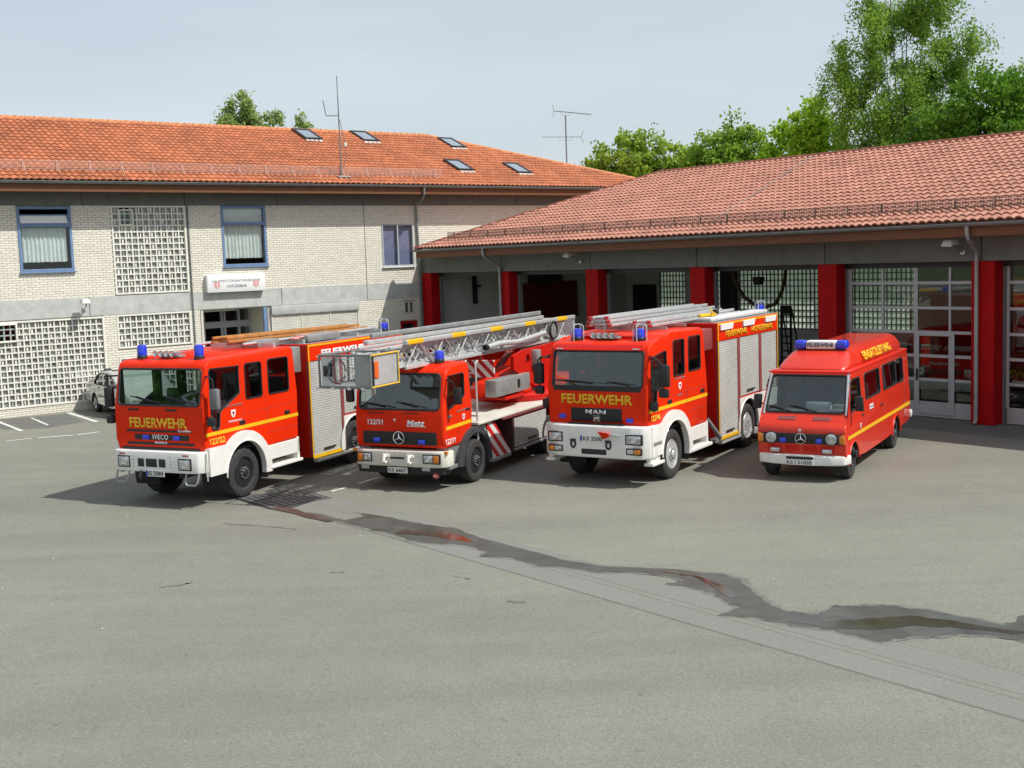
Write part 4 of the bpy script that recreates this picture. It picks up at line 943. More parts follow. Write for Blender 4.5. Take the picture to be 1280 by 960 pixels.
def interior(P, xs, half, z, zr, dash=True, wheel_y=.5, xf=1.0):
    m = MB()
    for x in xs:
        for y in (-.55*half/1.0, .5*half):
            m.box(x-.24, x+.24, y-.26, y+.26, z, z+.16, .05); m.hexa([(x-.30, y-.25, z+.12), (x-.16, y-.25, z+.12), (x-.16, y+.25, z+.12), (x-.30, y+.25, z+.12)], [(x-.38, y-.22, z+.72), (x-.28, y-.22, z+.72), (x-.28, y+.22, z+.72), (x-.38, y+.22, z+.72)], .04); m.box(x-.39, x-.28, y-.13, y+.13, z+.76, z+.95, .04)
    m.build('seats', M['seat'], P)
    if dash:
        m = MB(); m.box(xf-.42, xf-.06, -half+.08, half-.08, z+.12, z+.42, .06); m.box(xf-.6, xf-.42, wheel_y-.3, wheel_y+.3, z+.3, z+.5, .05); m.build('dashboard', M['grey'], P)
        m = MB(); c = Vector((xf-.66, wheel_y, z+.50)); ax = Vector((-.55, 0, .83)); u = Vector((0, 1, 0)); v = ax.cross(u)
        m.tube([c+u*(.22*math.cos(2*math.pi*i/20))+v*(.22*math.sin(2*math.pi*i/20)) for i in range(20)], .016, 6, closed=True); m.tube([c-u*.22, c+u*.22], .014, 5); m.tube([c, c-ax*.35], .03, 6); m.build('steering_wheel', M['black'], P)
    m = MB(); m.box(min(xs)-.6, xf-.1, -half+.07, half-.07, z-.28, z-.22); m.build('cab_floor', M['dark'], P, 0)
def beacon(P, x, y, z, r=.105, h=.24, guard=None):
    m = MB(); m.lathe([(r*1.08, 0), (r*1.08, .06), (r*.98, .075), (0.001, .076)], (x, y, z), 'z', 20); b = m.build('beacon_base', M['black'], P)
    m = MB(); m.lathe([(r, .075), (r*1.0, h*.8), (r*.93, h*.93), (r*.7, h), (0.001, h+.005)], (x, y, z), 'z', 20); m.build('blue_lens', M['blue'], b)
    m = MB(); m.cyl((x, y, z+.08), (x, y, z+h*.75), r*.42, n=10); m.build('reflector', M['chrome'], b)
    if guard:
        m = MB(); g = r*1.35
        for dx, dy in ((g, 0), (0, g)): m.tube([(x-dx, y-dy, z-.05), (x-dx, y-dy, z+h+.04), (x-dx*.7, y-dy*.7, z+h+.09), (x+dx*.7, y+dy*.7, z+h+.09), (x+dx, y+dy, z+h+.04), (x+dx, y+dy, z-.05)], .012, 6)
        m.build('beacon_guard', M['alubright'], b)
def horns(P, x, y, z, n=4):
    m = MB()
    for i in range(n):
        yy = y-.21+i*.14; m.lathe([(.012, -.32), (.02, -.1), (.035, .02), (.062, .10), (.058, .10), (.001, .02)], (x, yy, z+.09), 'x', 14)
    m.build('air_horns', M['chrome'], P); m = MB(); m.box(x-.26, x-.06, y-.26, y+.26, z, z+.05, .01); m.build('horn_bracket', M['galv'], P)
def headlamp(P, x, y0, y1, z0, z1, ind=0, dep=.06, ratio=.62):
    """rectangular lamp with black surround; ind=+1 amber on the high-y side, -1 on the low-y side"""
    m = MB(); m.box(x-dep, x+.006, y0-.025, y1+.025, z0-.025, z1+.025, .015, 2); s = m.build('headlight', M['black'], P)
    a, b = (y0, y1)
    if ind: c = y0+(y1-y0)*(ratio if ind > 0 else 1-ratio)
    la, lb = (a, b) if not ind else ((a, c) if ind > 0 else (c, b))
    m = MB(); m.box(x-.02, x+.014, la+.005, lb-.005, z0, z1, .01, 2); m.build('lens', M['lamp'], s)
    m = MB(); cy, cz = (la+lb)/2, (z0+z1)/2; q = min(lb-la, z1-z0)*.38; m.lathe([(q, .0), (q*.8, .012), (q*.35, .004), (.001, .010)], (x+.013, cy, cz), 'x', 16); m.build('reflector', M['chrome'], s)
    if ind:
        ia, ib = (c, b) if ind > 0 else (a, c); m = MB(); m.box(x-.02, x+.014, ia+.005, ib-.005, z0, z1, .01, 2); m.build('indicator', M['orange'], s)
def plate_no(P, txt, x, y0, y1, z0, z1, euro=True):
    m = MB(); m.box(x-.01, x+.006, y0, y1, z0, z1, .004, 1); p = m.build('number_plate', M['plate'], P)
    if euro: MB().box(x+.005, x+.008, y0+.003, y0+.05, z0+.004, z1-.004).build('plate_band', M['euroblue'], p, 0)
    text(txt, 'plate_lettering', M['text_black'], p, (x+.007, (y0+y1)/2+(.02 if euro else 0), (z0+z1)/2), 'front', (y1-y0)*(.80 if euro else .9), (z1-z0)*.66, .012)
def mirror(P, base, arm, c, sx, sy, sz, mat='black'):
    m = MB(); m.tube([base] + list(arm) + [c], .018, 6); a = m.build('mirror_arm', M['black'], P)
    m = MB(); m.box(c[0]-sx, c[0]+sx, c[1]-sy, c[1]+sy, c[2]-sz, c[2]+sz, min(sx, sy)*.6, 2); b = m.build('mirror', M[mat], a)
def crest(P, x, y, z, s=.07, side=1):
    m = MB(); m.plate([(-s, s), (s, s), (s, -s*.2), (s*.6, -s*.8), (0, -s*1.2), (-s*.6, -s*.8), (-s, -s*.2)], [], lambda u, v, w: (x+u, y+side*w, z+v), .004); c = m.build('crest', M['whitefilm'], P, 0)
    m = MB(); m.box(x-s*.5, x+s*.5, y+side*.004, y+side*.007, z-s*.1, z+s*.5); m.box(x-s*.15, x+s*.15, y+side*.0041, y+side*.0068, z-s*.7, z-s*.15); m.build('crest_charge', M['redlens'], c, 0)
def star(P, x, y, z, r):
    m = MB(); m.tube([(x, y+r*math.cos(2*math.pi*i/28), z+r*math.sin(2*math.pi*i/28)) for i in range(28)], r*.085, 6, closed=True)
    for k in range(3):
        a = R(90+120*k); t = (y+r*.97*math.cos(a), z+r*.97*math.sin(a)); l = (y+r*.17*math.cos(a+R(60)), z+r*.17*math.sin(a+R(60))); q = (y+r*.17*math.cos(a-R(60)), z+r*.17*math.sin(a-R(60)))
        m.hexa([(x-.01, *t), (x-.01, *l), (x-.01, y, z)], [(x+.004, *t), (x+.004, *l), (x+.03*r/.15, y, z)]); m.hexa([(x-.01, *t), (x-.01, y, z), (x-.01, *q)], [(x+.004, *t), (x+.03*r/.15, y, z), (x+.004, *q)])
    m.build('star_badge', M['chrome'], P)
def blitz(P, x, y, z, w=.075, h=.045):
    m = MB(); m.box(x-.02, x+.02, y-w, y+w, z-h, z+h, .012, 2); b = m.build('grille_beacon', M['blue'], P); MB().box(x+.018, x+.022, y-w*.5, y+w*.5, z-h*.2, z+h*.2).build('lens_mark', M['blue'], b, 0)
def fender(P, half, x1, z0, z1, r, R_, cz, zr, name='front_fender', mat='white', th=.08):
    """front wheel-arch panel on both sides: runs from the bumper (x1) round the wheel at x=0"""
    up = math.degrees(math.asin(min(.98, (z1-cz)/R_)))
    out = [(x1, z0), (x1, z1)] + arc(0, cz, R_, up, 180, 14) + [(-R_, zr), (-r, zr)] + arc(0, cz, r, 180, 0, 16) + [(r, max(z0, cz-.06)), (r+.02, z0)]
    for s in (1, -1):
        m = MB(); m.plate(out, [], lambda u, v, w: (u, s*(half+th-w), v), th+.03); o = m.build(name, M[mat], P, 30)
        n = len(out)
        lip = MB(); lip.tube([(x, s*(half+th), z) for x, z in arc(0, cz, r+.012, 180, 0, 18)], .014, 6); lip.build('fender_lip', M[mat], o)
        # liner
        li = MB(); A = arc(0, cz, r+.02, 200, -20, 18)
        for (xa, za), (xb, zb) in zip(A, A[1:]): li.face([(xa, s*(half+th-.01), za), (xb, s*(half+th-.01), zb), (xb, s*(half-.55), zb), (xa, s*(half-.55), za)])
        li.build('wheel_liner', M['chassis'], o, 60)
def shutter(P, x0, x1, z0, z1, y, s=1, n=None, name='roller_shutter'):
    n = n or max(4, int((z1-z0)/.055)); m = MB(); h = (z1-z0)/n
    for k in range(n):
        a = z0+k*h; m.hexa([(x0, y, a+.004), (x1, y, a+.004), (x1, y+s*.010, a+.012), (x0, y+s*.010, a+.012)], [(x0, y, a+h), (x1, y, a+h), (x1, y+s*.010, a+h-.006), (x0, y+s*.010, a+h-.006)])
    o = m.build(name, M['alu'], P, 0); o['kind'] = 'stuff'
    b = MB(); b.box(x0+.3, x0+.3+(x1-x0)*.35 if x1 > x0 else x0+.3, y+s*.012, y+s*.045, z0+.08, z0+.13, .01, 1)
    b2 = MB(); xm = (x0+x1)/2; b2.box(xm-.26, xm+.2, y+s*.016, y+s*.05, z0+.09, z0+.13, .01, 1); b2.build('shutter_handle', M['black'], P); b.bm.free()
    return o
def stripe(P, x0, x1, z0, z1, half, dz=0.):
    for s in (1, -1):
        m = MB(); y = s*(half+.003); m.hexa([(x0, y, z0), (x1, y, z0+dz), (x1, y-s*.01, z0+dz), (x0, y-s*.01, z0)], [(x0, y, z1), (x1, y, z1+dz), (x1, y-s*.01, z1+dz), (x0, y-s*.01, z1)]); m.build('yellow_stripe', M['yellow'], P, 0)
def line_on(P, pts, y, r, name, mat):
    for s in (1, -1): MB().tube([(x, s*y, z) for x, z in pts], r, 4).build(name, M[mat], P, 0)
def chassis(P, x0, x1, z0=.55, z1=.85):
    m = MB()
    for y in (-.42, .42): m.box(x0, x1, y-.06, y+.06, z0, z1)
    for x in (x0+.3, (x0+x1)/2, x1-.4): m.box(x-.05, x+.05, -.42, .42, z0+.05, z1-.05)
    m.cyl((0, -.95, .5), (0, .95, .5), .08, n=8); m.build('chassis', M['chassis'], P, 0)
def body_box(P, x0, x1, half, z0, z1, wx, wz, wr, shut, band, sill, rear_top, mat='red2'):
    """superstructure: x0 front (larger x), x1 rear"""
    m = MB(); m.box(x1, x0, -half+.045, half-.045, z0, z1, .02, 1); ob = m.build('superstructure', M[mat], P)
    carve(ob, [MB().cyl((wx, -half-.3, wz), (wx, half+.3, wz), wr, n=36)])
    MB().box(x1+.1, x0-.1, -.5, .5, .35, z0+.1).build('underbody', M['chassis'], P, 0)
    for s in (1, -1):
        y = s*half
        MB().box(x1, x0, y-s*.05, y, band, z1, .008, 1).build('header_panel', M['red'], P)
        for (a, b, zb) in shut: shutter(P, b, a, zb, band-.01, y-s*.03, s)
        xs = sorted([v for a, b, zb in shut for v in (a, b)], reverse=True)
        for a, b in zip([x0]+xs[1::2], xs[0::2]+[x1]):
            MB().box(b, a, y-s*.05, y-.004*s, z0+.04, band).build('shutter_post', M['redpost'], P, 0)
        # yellow outline
        e = .016
        m = MB(); m.box(x1, x0, y, y+s*.006, z1-.055, z1-.015); m.box(x0-.045, x0-.008, y, y+s*.006, z0+.02, z1-.055); m.box(x1+.008, x1+.045, y, y+s*.006, rear_top, z1-.055); m.build('yellow_outline', M['yellow'], P, 0)
        MB().box(shut[0][1]-.05, x0-.045, y-s*.03, y+s*.004, z0-.02, z0+.045).build('yellow_sill', M['yellow'], P, 0)
        # white rear arch panel with a round opening
        a, b = shut[0][1]-.06, x1+.005; zt = rear_top
        op = [(a, z0), (a, zt), (b, zt), (b, z0)]; r = wr-.02; lo = max(z0, wz-.9)
        ang = math.degrees(math.asin((z0-wz)/r)) if abs(z0-wz) < r else 0
        out = [(a, z0), (a, zt), (b, zt), (b, z0)] + arc(wx, wz, r, 180-ang, ang, 22)
        m = MB(); m.plate(out, [], lambda u, v, w: (u, y+s*(.012-w), v), .05); pn = m.build('rear_arch_panel', M['white'], P, 30)
        MB().tube([(px, y+s*.014, pz) for px, pz in arc(wx, wz, r+.01, 180-ang, ang, 24)], .015, 6).build('arch_lip', M['white'], pn)
        li = MB(); A = arc(wx, wz, r+.03, 190, -10, 18)
        for (xa, za), (xb, zb) in zip(A, A[1:]): li.face([(xa, y-s*.02, za), (xb, y-s*.02, zb), (xb, y-s*.7, zb), (xa, y-s*.7, za)])
        li.build('wheel_liner', M['chassis'], pn, 60)
        MB().box(x1+.2, shut[0][1]+1.0, y-s*.16, y-s*.02, z0-.13, z0-.04, .01, 1).build('step_tray', M['alubright'], P)
    return ob
M['redpost'] = pmat('dull_red_post', (.26, .06, .06), .5, var=.1)
def roof_ladder(mat4, loc, rot, length, width, mat, tip, label, cat='ladder', group=None, rail=.05, layers=1, name='roof_ladder', h=.09):
    o = empty(name, (0, 0, 0), 0, label, cat, group); o.matrix_world = mat4 @ Matrix.Translation(loc) @ Matrix.Rotation(rot, 4, 'Y')
    for l in range(layers):
        wz = l*h; wd = width-l*.07; ln = length*(1-.06*l)
        for s in (1, -1):
            MB().box(-ln, 0, s*wd/2-rail*.5, s*wd/2+rail*.5, wz, wz+h*.82, .012, 2).build('ladder_rail', mat, o)
            if tip: MB().box(-.12, .02, s*wd/2-rail*.5-.004, s*wd/2+rail*.5+.004, wz-.003, wz+h*.82+.003, .01, 1).build('rail_end', tip, o)
        m = MB()
        for k in range(int(ln/.28)): m.tube([(-.2-k*.28, -wd/2, wz+h*.4), (-.2-k*.28, wd/2, wz+h*.4)], .017, 6)
        m.build('rungs', mat, o)
    return o

def engine_left():
    P, MW = vehicle('fire_engine', (-6.432, 24.317), 24.8, 'red fire engine with a wooden ladder on its roof, leftmost of the four', 'fire engine', 'fire vehicles parked in a row')
    H = 1.09
    prof = [(1.15, 1.10), (1.17, 1.30), (1.16, 1.95), (1.02, 2.72), (.96, 2.81), (.80, 2.86), (-1.82, 2.91), (-1.90, 2.84), (-1.95, 1.9), (-1.95, .92), (-.5, .92), (.3, 1.0)]
    ws = rrect(-1.0, 1.0, 1.99, 2.69, .07)
    w1 = [(.93, 2.64), (.93, 1.56), (.90, 1.50), (.74, 1.48), (.69, 1.54), (.66, 1.80), (.58, 1.86), (.02, 2.12), (.02, 2.60), (-.0, 2.66), (.9, 2.68)][::-1]
    w2 = rrect(-.18, -.73, 1.97, 2.68, .06); w3 = rrect(-.95, -1.66, 1.98, 2.70, .06)
    cab(P, prof, H, M['red'], ws, [w1, w2, w3], [(0, .52, .66)])
    side_glass(P, [w1], H, 'g_cab'); side_glass(P, [w2, w3], H, 'g_dark')
    X = windscreen(P, ws, 1.155, 1.98, 1.025, 2.70, 'g_cab')
    wiper(P, X, .1, 2.03, -.55, 2.16); wiper(P, X, .85, 2.03, .3, 2.16)
    interior(P, (.35, -1.0), H, 1.25, 0, True, .5, 1.08)
    # roof ribs, front edge
    for y in (-.6, -.3, 0, .3, .6): MB().box(-1.7, .7, y-.02, y+.02, 2.865, 2.895, .008, 1).build('roof_rib', M['red'], P)
    for z in (2.18,): pass
    # front panel: grille slots, lettering, blue flashers
    m = MB()
    for z, h, y0, y1 in ((1.485, .022, -.82, .78), (1.36, .055, -.62, .72), (1.235, .026, -.82, .84), (1.13, .03, -.95, .95)): m.box(1.14, 1.178, y0, y1, z-h, z+h, .006, 1)
    for y in (-.62, .32): m.box(1.15, 1.178, y-.14, y+.14, 1.90-.018, 1.90+.018, .006, 1)
    m.build('grille_slots', M['black'], P)
    text('FEUERWEHR', 'front_lettering', M['yellow'], P, (1.172, -.02, 1.645), 'front', 1.42, .20, .03)
    text('IVECO', 'badge_lettering', M['whitefilm'], P, (1.181, .03, 1.37), 'front', .38, .095, .012, spacing=1.15)
    text('MAGIRUS', 'badge_lettering', M['whitefilm'], P, (1.181, .04, 1.26), 'front', .30, .045, .02)
    text('EuroFire', 'badge_lettering', M['whitefilm'], P, (1.175, .62, 1.50), 'front', .30, .05, .02)
    blitz(P, 1.178, -.33, 1.36); blitz(P, 1.178, .42, 1.36)
    # bumper
    m = MB(); m.prism([(1.32, -1.0), (1.36, -.85), (1.36, .85), (1.32, 1.02), (1.20, 1.12), (.95, 1.14), (.95, -1.14), (1.20, -1.12)], 'z', .70, 1.11, .025, 2); b = m.build('bumper', M['white'], P)
    headlamp(P, 1.362, -.90, -.63, .80, .99); headlamp(P, 1.362, .60, .87, .78, .97)
    for y in (-.80, .76): MB().box(1.35, 1.368, y-.07, y+.07, 1.035, 1.065, .004, 1).build('side_marker', M['redlens'], P, 0)
    m = MB()
    for y0, y1 in ((-.42, -.26), (-.22, .06), (.10, .27)): m.box(1.34, 1.367, y0, y1, .80, .97, .02, 2)
    m.build('bumper_slots', M['black'], P)
    m = MB()
    for y in (-.53, .40):
        for k in range(4): m.cyl((1.355, y, .80+k*.07), (1.368, y, .80+k*.07), .012, n=8)
    m.build('bumper_bolts', M['galv'], P)
    plate_no(P, 'KS 25004', 1.372, -.22, .24, .62, .75)
    for s in (1, -1):
        m = MB(); y = s*.86; m.tube([(1.28, y-.15, .72), (1.34, y-.15, .54), (1.36, y-.10, .48), (1.36, y+.10, .48), (1.34, y+.15, .54), (1.28, y+.15, .72)], .019, 8); m.build('hoop_step', M['galv'], P)
    m = MB(); m.tube([(1.37, -.34, .72), (1.42, -.34, .62), (1.37, -.34, .56)], .03, 8); m.build('tow_eye', M['chassis'], P)
    MB().tube([(1.2, 1.14, 1.1), (1.22, 1.16, .55)], .012, 5).build('marker_rod', M['alubright'], P)
    fender(P, H, 1.14, .62, 1.16, .63, .84, .52, .40)
    for s in (1, -1):
        y = s*H
        m = MB(); m.box(-1.92, -.80, y-s*.35, y+s*.02, .62, .92, .01, 1); m.box(-1.92, -.80, y-s*.35, y+s*.10, .44, .50, .01, 1); m.box(-1.92, -1.84, y-s*.3, y+s*.02, .5, .95, .01, 1); m.build('step_box', M['white'], P)
        m = MB(); m.box(.66, 1.12, y-s*.04, y+s*.075, .78, .90, .01, 1); m.build('front_step', M['galv'], P, 0)
        mirror(P, (1.02, s*(H+.0), 2.55), [(1.12, s*(H+.16), 2.55), (1.10, s*(H+.22), 2.5)], (1.06, s*(H+.22), 2.12), .06, .10, .20, 'grey' if s > 0 else 'black')
        mirror(P, (1.05, s*H, 1.75), [(1.14, s*(H+.12), 1.78)], (1.12, s*(H+.16), 1.68), .05, .09, .08)
        for x, z in ((-.02, 1.52), (-1.55, 1.53)): MB().box(x-.09, x+.09, y-.01, y+s*.02, z-.04, z+.04, .01, 1).build('door_handle', M['black'], P)
        crest(P, .25, y+s*.002, 1.74, .07, s)
        MB().box(-1.97, -1.93, s*1.0-.02, s*1.0+.02, 1.5, 2.6, .01, 1).build('grab_rail', M['alubright'], P)
    line_on(P, [(-.06, 1.2), (-.06, 2.74)], H-.001, .006, 'door_gap', 'redpost'); line_on(P, [(-.85, 1.3), (-.85, 2.78)], H-.001, .006, 'door_gap', 'redpost'); line_on(P, [(-.85, 1.2), (-1.93, 1.2)], H-.001, .006, 'door_gap', 'redpost'); line_on(P, [(-1.93, 1.72), (-.06, 1.68)], H-.001, .005, 'door_gap', 'redpost')
    stripe(P, 1.12, -1.95, 1.385, 1.455, H, .015)
    text('122/22', 'side_number', M['yellow'], P, (.78, H+.003, 1.275), 'left', .46, .12, .03)
    text('STADT HOFGEISMAR', 'door_lettering', M['text_grey'], P, (.22, H+.003, 1.90), 'left', .5, .035, .004); text('FREIWILLIGE', 'door_lettering', M['whitefilm'], P, (.2, H+.003, 1.585), 'left', .42, .04, .006)
    chassis(P, -6.2, 1.1)
    M_ = [(-2.43, -3.60, .44), (-3.72, -4.95, 1.2), (-5.07, -6.40, 1.2)]
    body_box(P, -2.36, -6.48, 1.14, .40, 2.90, -4.14, .5, .64, M_, 2.52, .42, 1.16)
    text('FEUERWEHR', 'side_lettering', M['whitefilm'], P, (-3.8, 1.146, 2.665), 'left', 1.85, .15, .045)
    MB().box(-2.98, -2.66, 1.142, 1.15, 2.60, 2.615).build('lettering_dash', M['whitefilm'], P, 0)
    MB().box(-6.45, -2.40, -1.09, 1.09, 2.885, 2.905).build('roof_deck', M['galv'], P, 0)
    m = MB(); m.box(-2.38, -2.0, -.9, .95, 2.3, 2.86, .03); m.build('cab_gap_box', M['galv'], P)
    for s in (1, -1):
        wheel(P, 0, s*1.10, .50, .32, s, 'black'); wheel(P, -4.14, s*1.12, .50, .32, s, 'black'); mudflap(P, -.72, s*.75, s*1.12, .28, .72)
    beacon(P, .72, -.70, 2.86, .095, .28); beacon(P, .72, .72, 2.86, .095, .28); horns(P, .72, -.08, 2.88)
    beacon(P, -6.1, .85, 2.92, .10, .22, True)
    # roof load
    m = MB()
    for x in (-1.5, -2.6, -3.7, -4.8, -5.9): m.box(x-.03, x+.03, -.75, .9, 2.9, 3.0); m.box(x-.02, x+.02, -.05, .02, 3.0, 3.1)
    for y in (-.7, .1, .55): m.tube([(-.9, y, 3.02), (-6.2, y, 3.02)], .03, 6)
    m.build('roof_rack', M['alubright'], P)
    m = MB(); m.box(-2.1, -1.35, .15, .6, 2.9, 3.06, .02); m.box(-4.0, -2.7, .55, .95, 2.92, 3.08, .03); m.build('roof_box', M['galv'], P)
    m = MB()
    for k in range(7): x = -2.5-k*.2; m.tube([(x+.07*math.cos(a), .72+.07*math.sin(a)*1.2, 3.02+.02*k % .05) for a in [i*.7 for i in range(9)]], .03, 6, closed=True)
    m.build('hose_rolls', M['emblem'], P)
    roof_ladder(MW, (-.78, .05, 3.05), R(-.6), 5.5, .42, M['wood'], None, 'long varnished wooden hook ladder lying on the roof of the left engine', 'ladder', None, .055, 2, 'wooden_ladder', .075)

def turntable_engine():
    P, MW = vehicle('turntable_ladder_engine', (-1.793, 25.155), 25.3, 'red turntable ladder truck with long silver ladder and rescue basket over its cab', 'fire engine', 'fire vehicles parked in a row')
    H = 1.04
    prof = [(1.17, .86), (1.22, 1.0), (1.22, 1.58), (1.08, 2.36), (.98, 2.46), (.72, 2.54), (.16, 2.55), (.04, 2.47), (.0, 1.6), (.0, .98), (.62, .86)]
    ws = rrect(-.93, .93, 1.645, 2.36, .08)
    w1 = [(1.0, 2.31), (1.06, 1.72), (1.02, 1.65), (.92, 1.66), (.36, 1.83), (.32, 1.88), (.32, 2.27), (.36, 2.32)]
    cab(P, prof, H, M['red'], ws, [w1], [(0, .46, .62)])
    side_glass(P, [w1], H, 'g_cab'); X = windscreen(P, ws, 1.205, 1.63, 1.085, 2.36, 'g_cab')
    wiper(P, X, -.1, 1.69, -.75, 1.78); wiper(P, X, .62, 1.69, .05, 1.8)
    interior(P, (.45,), H, .95, 0, True, .48, 1.12)
    m = MB(); m.box(1.19, 1.235, -.86, .86, .93, 1.20, .02); g = m.build('grille', M['black'], P)
    m = MB()
    for k in range(5): m.box(1.235, 1.242, -.84, .84, .955+k*.05, .975+k*.05)
    m.build('grille_bars', M['chassis'], g, 0)
    star(P, 1.25, .0, 1.075, .125); blitz(P, 1.245, -.52, 1.02); blitz(P, 1.245, .52, 1.0)
    text('122/31', 'front_number', M['whitefilm'], P, (1.226, -.55, 1.385), 'front', .36, .11, .03)
    text('Metz', 'front_badge', M['whitefilm'], P, (1.228, .40, 1.38), ((0, 1, .0), (0, .25, 1)), .40, .12, .05)
    MB().box(1.222, 1.228, .18, .62, 1.305, 1.32).build('badge_underline', M['whitefilm'], P, 0)
    m = MB(); m.lathe([(.03, 0), (.001, .01)], (1.222, -.1, 1.43), 'x', 12); m.build('front_badge_dot', M['chrome'], P)
    m = MB()
    for y0, y1 in ((-.75, -.35), (.1, .45)): m.box(1.2, 1.225, y0, y1, 1.565, 1.585, .004, 1)
    m.build('air_slots', M['black'], P)
    m = MB(); m.prism([(1.30, -.96), (1.33, -.8), (1.33, .8), (1.30, 1.0), (1.2, 1.09), (.95, 1.10), (.95, -1.06), (1.2, -1.05)], 'z', .50, .82, .03, 2); m.build('bumper', M['offwhite'], P)
    headlamp(P, 1.332, .60, .95, .60, .75, 1); headlamp(P, 1.332, -.94, -.62, .60, .75, -1)
    m = MB(); m.box(1.31, 1.336, -.18, .16, .65, .70, .01, 1); m.build('bumper_slot', M['black'], P)
    for y in (-.27, .30):
        m = MB(); m.tube([(1.33, y, .72), (1.42, y, .70), (1.44, y, .62), (1.38, y, .57), (1.35, y, .60)], .034, 8); m.box(1.32, 1.36, y-.08, y+.08, .69, .75, .01, 1); m.build('tow_hook', M['white'], P)
    m = MB(); m.box(.9, 1.24, -1.0, 1.0, .34, .52, .03); m.build('front_apron', M['chassis'], P)
    plate_no(P, 'KS 6607', 1.335, -.24, .22, .37, .485, False)
    m = MB(); m.lathe([(.05, -.1), (.07, 0), (.05, .04), (.02, .1), (.001, .11)], (1.25, .82, .33), 'x', 12); m.build('hose_coupling', M['redpost'], P)
    for y in (-.8, .62): MB().box(1.2, 1.3, y-.09, y+.09, .42, .50, .01, 1).build('fog_lamp', M['lamp'], P)
    # dark arch
    up = 40
    out = [(.80, .62), (.74, .72)] + arc(0, .46, .70, 45, 180, 14) + [(-.70, .40), (-.58, .40)] + arc(0, .46, .58, 186, -4, 18) + [(.58, .45), (.62, .42), (.82, .45)]
    for s in (1, -1):
        m = MB(); m.plate(out, [], lambda u, v, w: (u, s*(H+.09-w), v), .16); m.build('front_fender', M['grey'] if False else M['blackfender'], P, 30)
        li = MB(); A = arc(0, .46, .60, 200, -20, 18)
        for (xa, za), (xb, zb) in zip(A, A[1:]): li.face([(xa, s*(H+.06), za), (xb, s*(H+.06), zb), (xb, s*.5, zb), (xa, s*.5, za)])
        li.build('wheel_liner', M['chassis'], P, 60)
        wheel(P, 0, s*1.12, .445, .28, s, 'black', False); wheel(P, -3.8, s*1.12, .445, .5, s, 'black', False)
        m = MB(); m.box(.60, 1.16, s*H-s*.3, s*H+s*.06, .44, .52, .01, 1); m.box(.62, 1.1, s*H-s*.25, s*H, .56, .86); m.build('cab_step', M['grey'], P, 0)
        mirror(P, (1.05, s*H, 2.25), [(1.12, s*(H+.18), 2.2)], (1.02, s*(H+.22), 1.92), .05, .09, .17)
        MB().box(1.20, 1.26, s*1.06-.05, s*1.06+.05, .77, .83, .01, 1).build('side_indicator', M['orange'], P)
        crest(P, .38, s*(H+.002), 1.42, .055, s)
        MB().box(.1, .28, s*(H-.01), s*(H+.02), 1.53, 1.58, .01, 1).build('door_handle', M['black'], P); MB().box(.9, 1.05, s*(H-.01), s*(H+.015), 1.47, 1.52, .01, 1).build('door_mark', M['grey'], P)
    stripe(P, 1.15, .01, 1.235, 1.305, H, .02)
    text('122/31', 'side_number', M['whitefilm'], P, (.98, H+.003, 1.0), 'left', .40, .11, .012)
    text('STADT HOFGEISMAR', 'door_lettering', M['text_grey'], P, (.45, H+.003, 1.56), 'left', .45, .03, .004)
    line_on(P, [(.08, 1.05), (.08, 2.35)], H-.001, .006, 'door_gap', 'redpost'); line_on(P, [(1.12, 1.05), (1.1, 1.66)], H-.001, .006, 'door_gap', 'redpost')
    chassis(P, -6.8, 1.0, .5, .78)
    beacon(P, .62, .66, 2.55, .10, .24); horns(P, .78, .22, 2.53, 2)
    beacon(P, .62, -.66, 2.55, .10, .24)
    # platform and side compartments
    m = MB(); m.prism([(-.12, -1.13), (-.12, 1.13), (-7.0, 1.13), (-7.0, -1.13)], 'z', 1.17, 1.225, .008, 1); d = m.build('platform', M['offwhite'], P)
    for s in (1, -1):
        y = s*1.10
        MB().box(-3.72, -1.85, s*.45, y, .34, 1.10, .015, 1).build('side_locker', M['lockerdark'], P)
        shutter(P, -3.66, -1.90, .42, 1.06, y+s*.0, s, 11, 'locker_shutter')
        MB().box(-3.72, -1.85, y, y+s*.03, .34, .40, .01, 1).build('locker_sill', M['galv'], P); MB().box(-7.0, -4.5, s*.5, y, .55, 1.16, .02).build('rear_locker', M['red'], P)
        MB().box(-3.7, -1.3, y-s*.02, y+s*.025, 1.12, 1.165).build('platform_edge', M['redpost'], P, 0)
        MB().box(-1.0, -.62, s*.35, s*1.02, .6, 1.165, .02).build('stair_box', M['offwhite'], P)
        m = MB(); m.plate([(-.62, 1.12), (-1.02, 1.12), (-1.80, .36), (-1.80, .26), (-.95, .26)], [], lambda u, v, w: (u, s*(1.05-w), v), .05); m.build('outrigger_panel', M['hazard'], P, 0)
        MB().box(-1.75, -.85, s*.7, s*1.08, .26, .34, .02).build('lower_step', M['galv'], P)
    # access ladder behind the cab
    m = MB()
    for y in (.78, 1.05): m.tube([(-.22, y, .55), (-.22, y, 2.45), (-.32, y, 2.5)], .022, 8)
    for z in (.7, .95, 1.35, 1.65, 1.95, 2.25): m.tube([(-.22, .78, z), (-.22, 1.05, z)], .018, 6)
    m.build('access_ladder', M['alubright'], P)
    # turntable
    m = MB(); m.lathe([(.0, .0), (.95, .0), (.98, .05), (.98, .14), (.9, .2), (.001, .2)], (-4.3, 0, 1.225), 'z', 32); m.build('turntable', M['red2'], P)
    MB().box(-6.9, -5.2, -.9, .9, 1.225, 1.62, .04).build('rear_deck_box', M['red'], P)
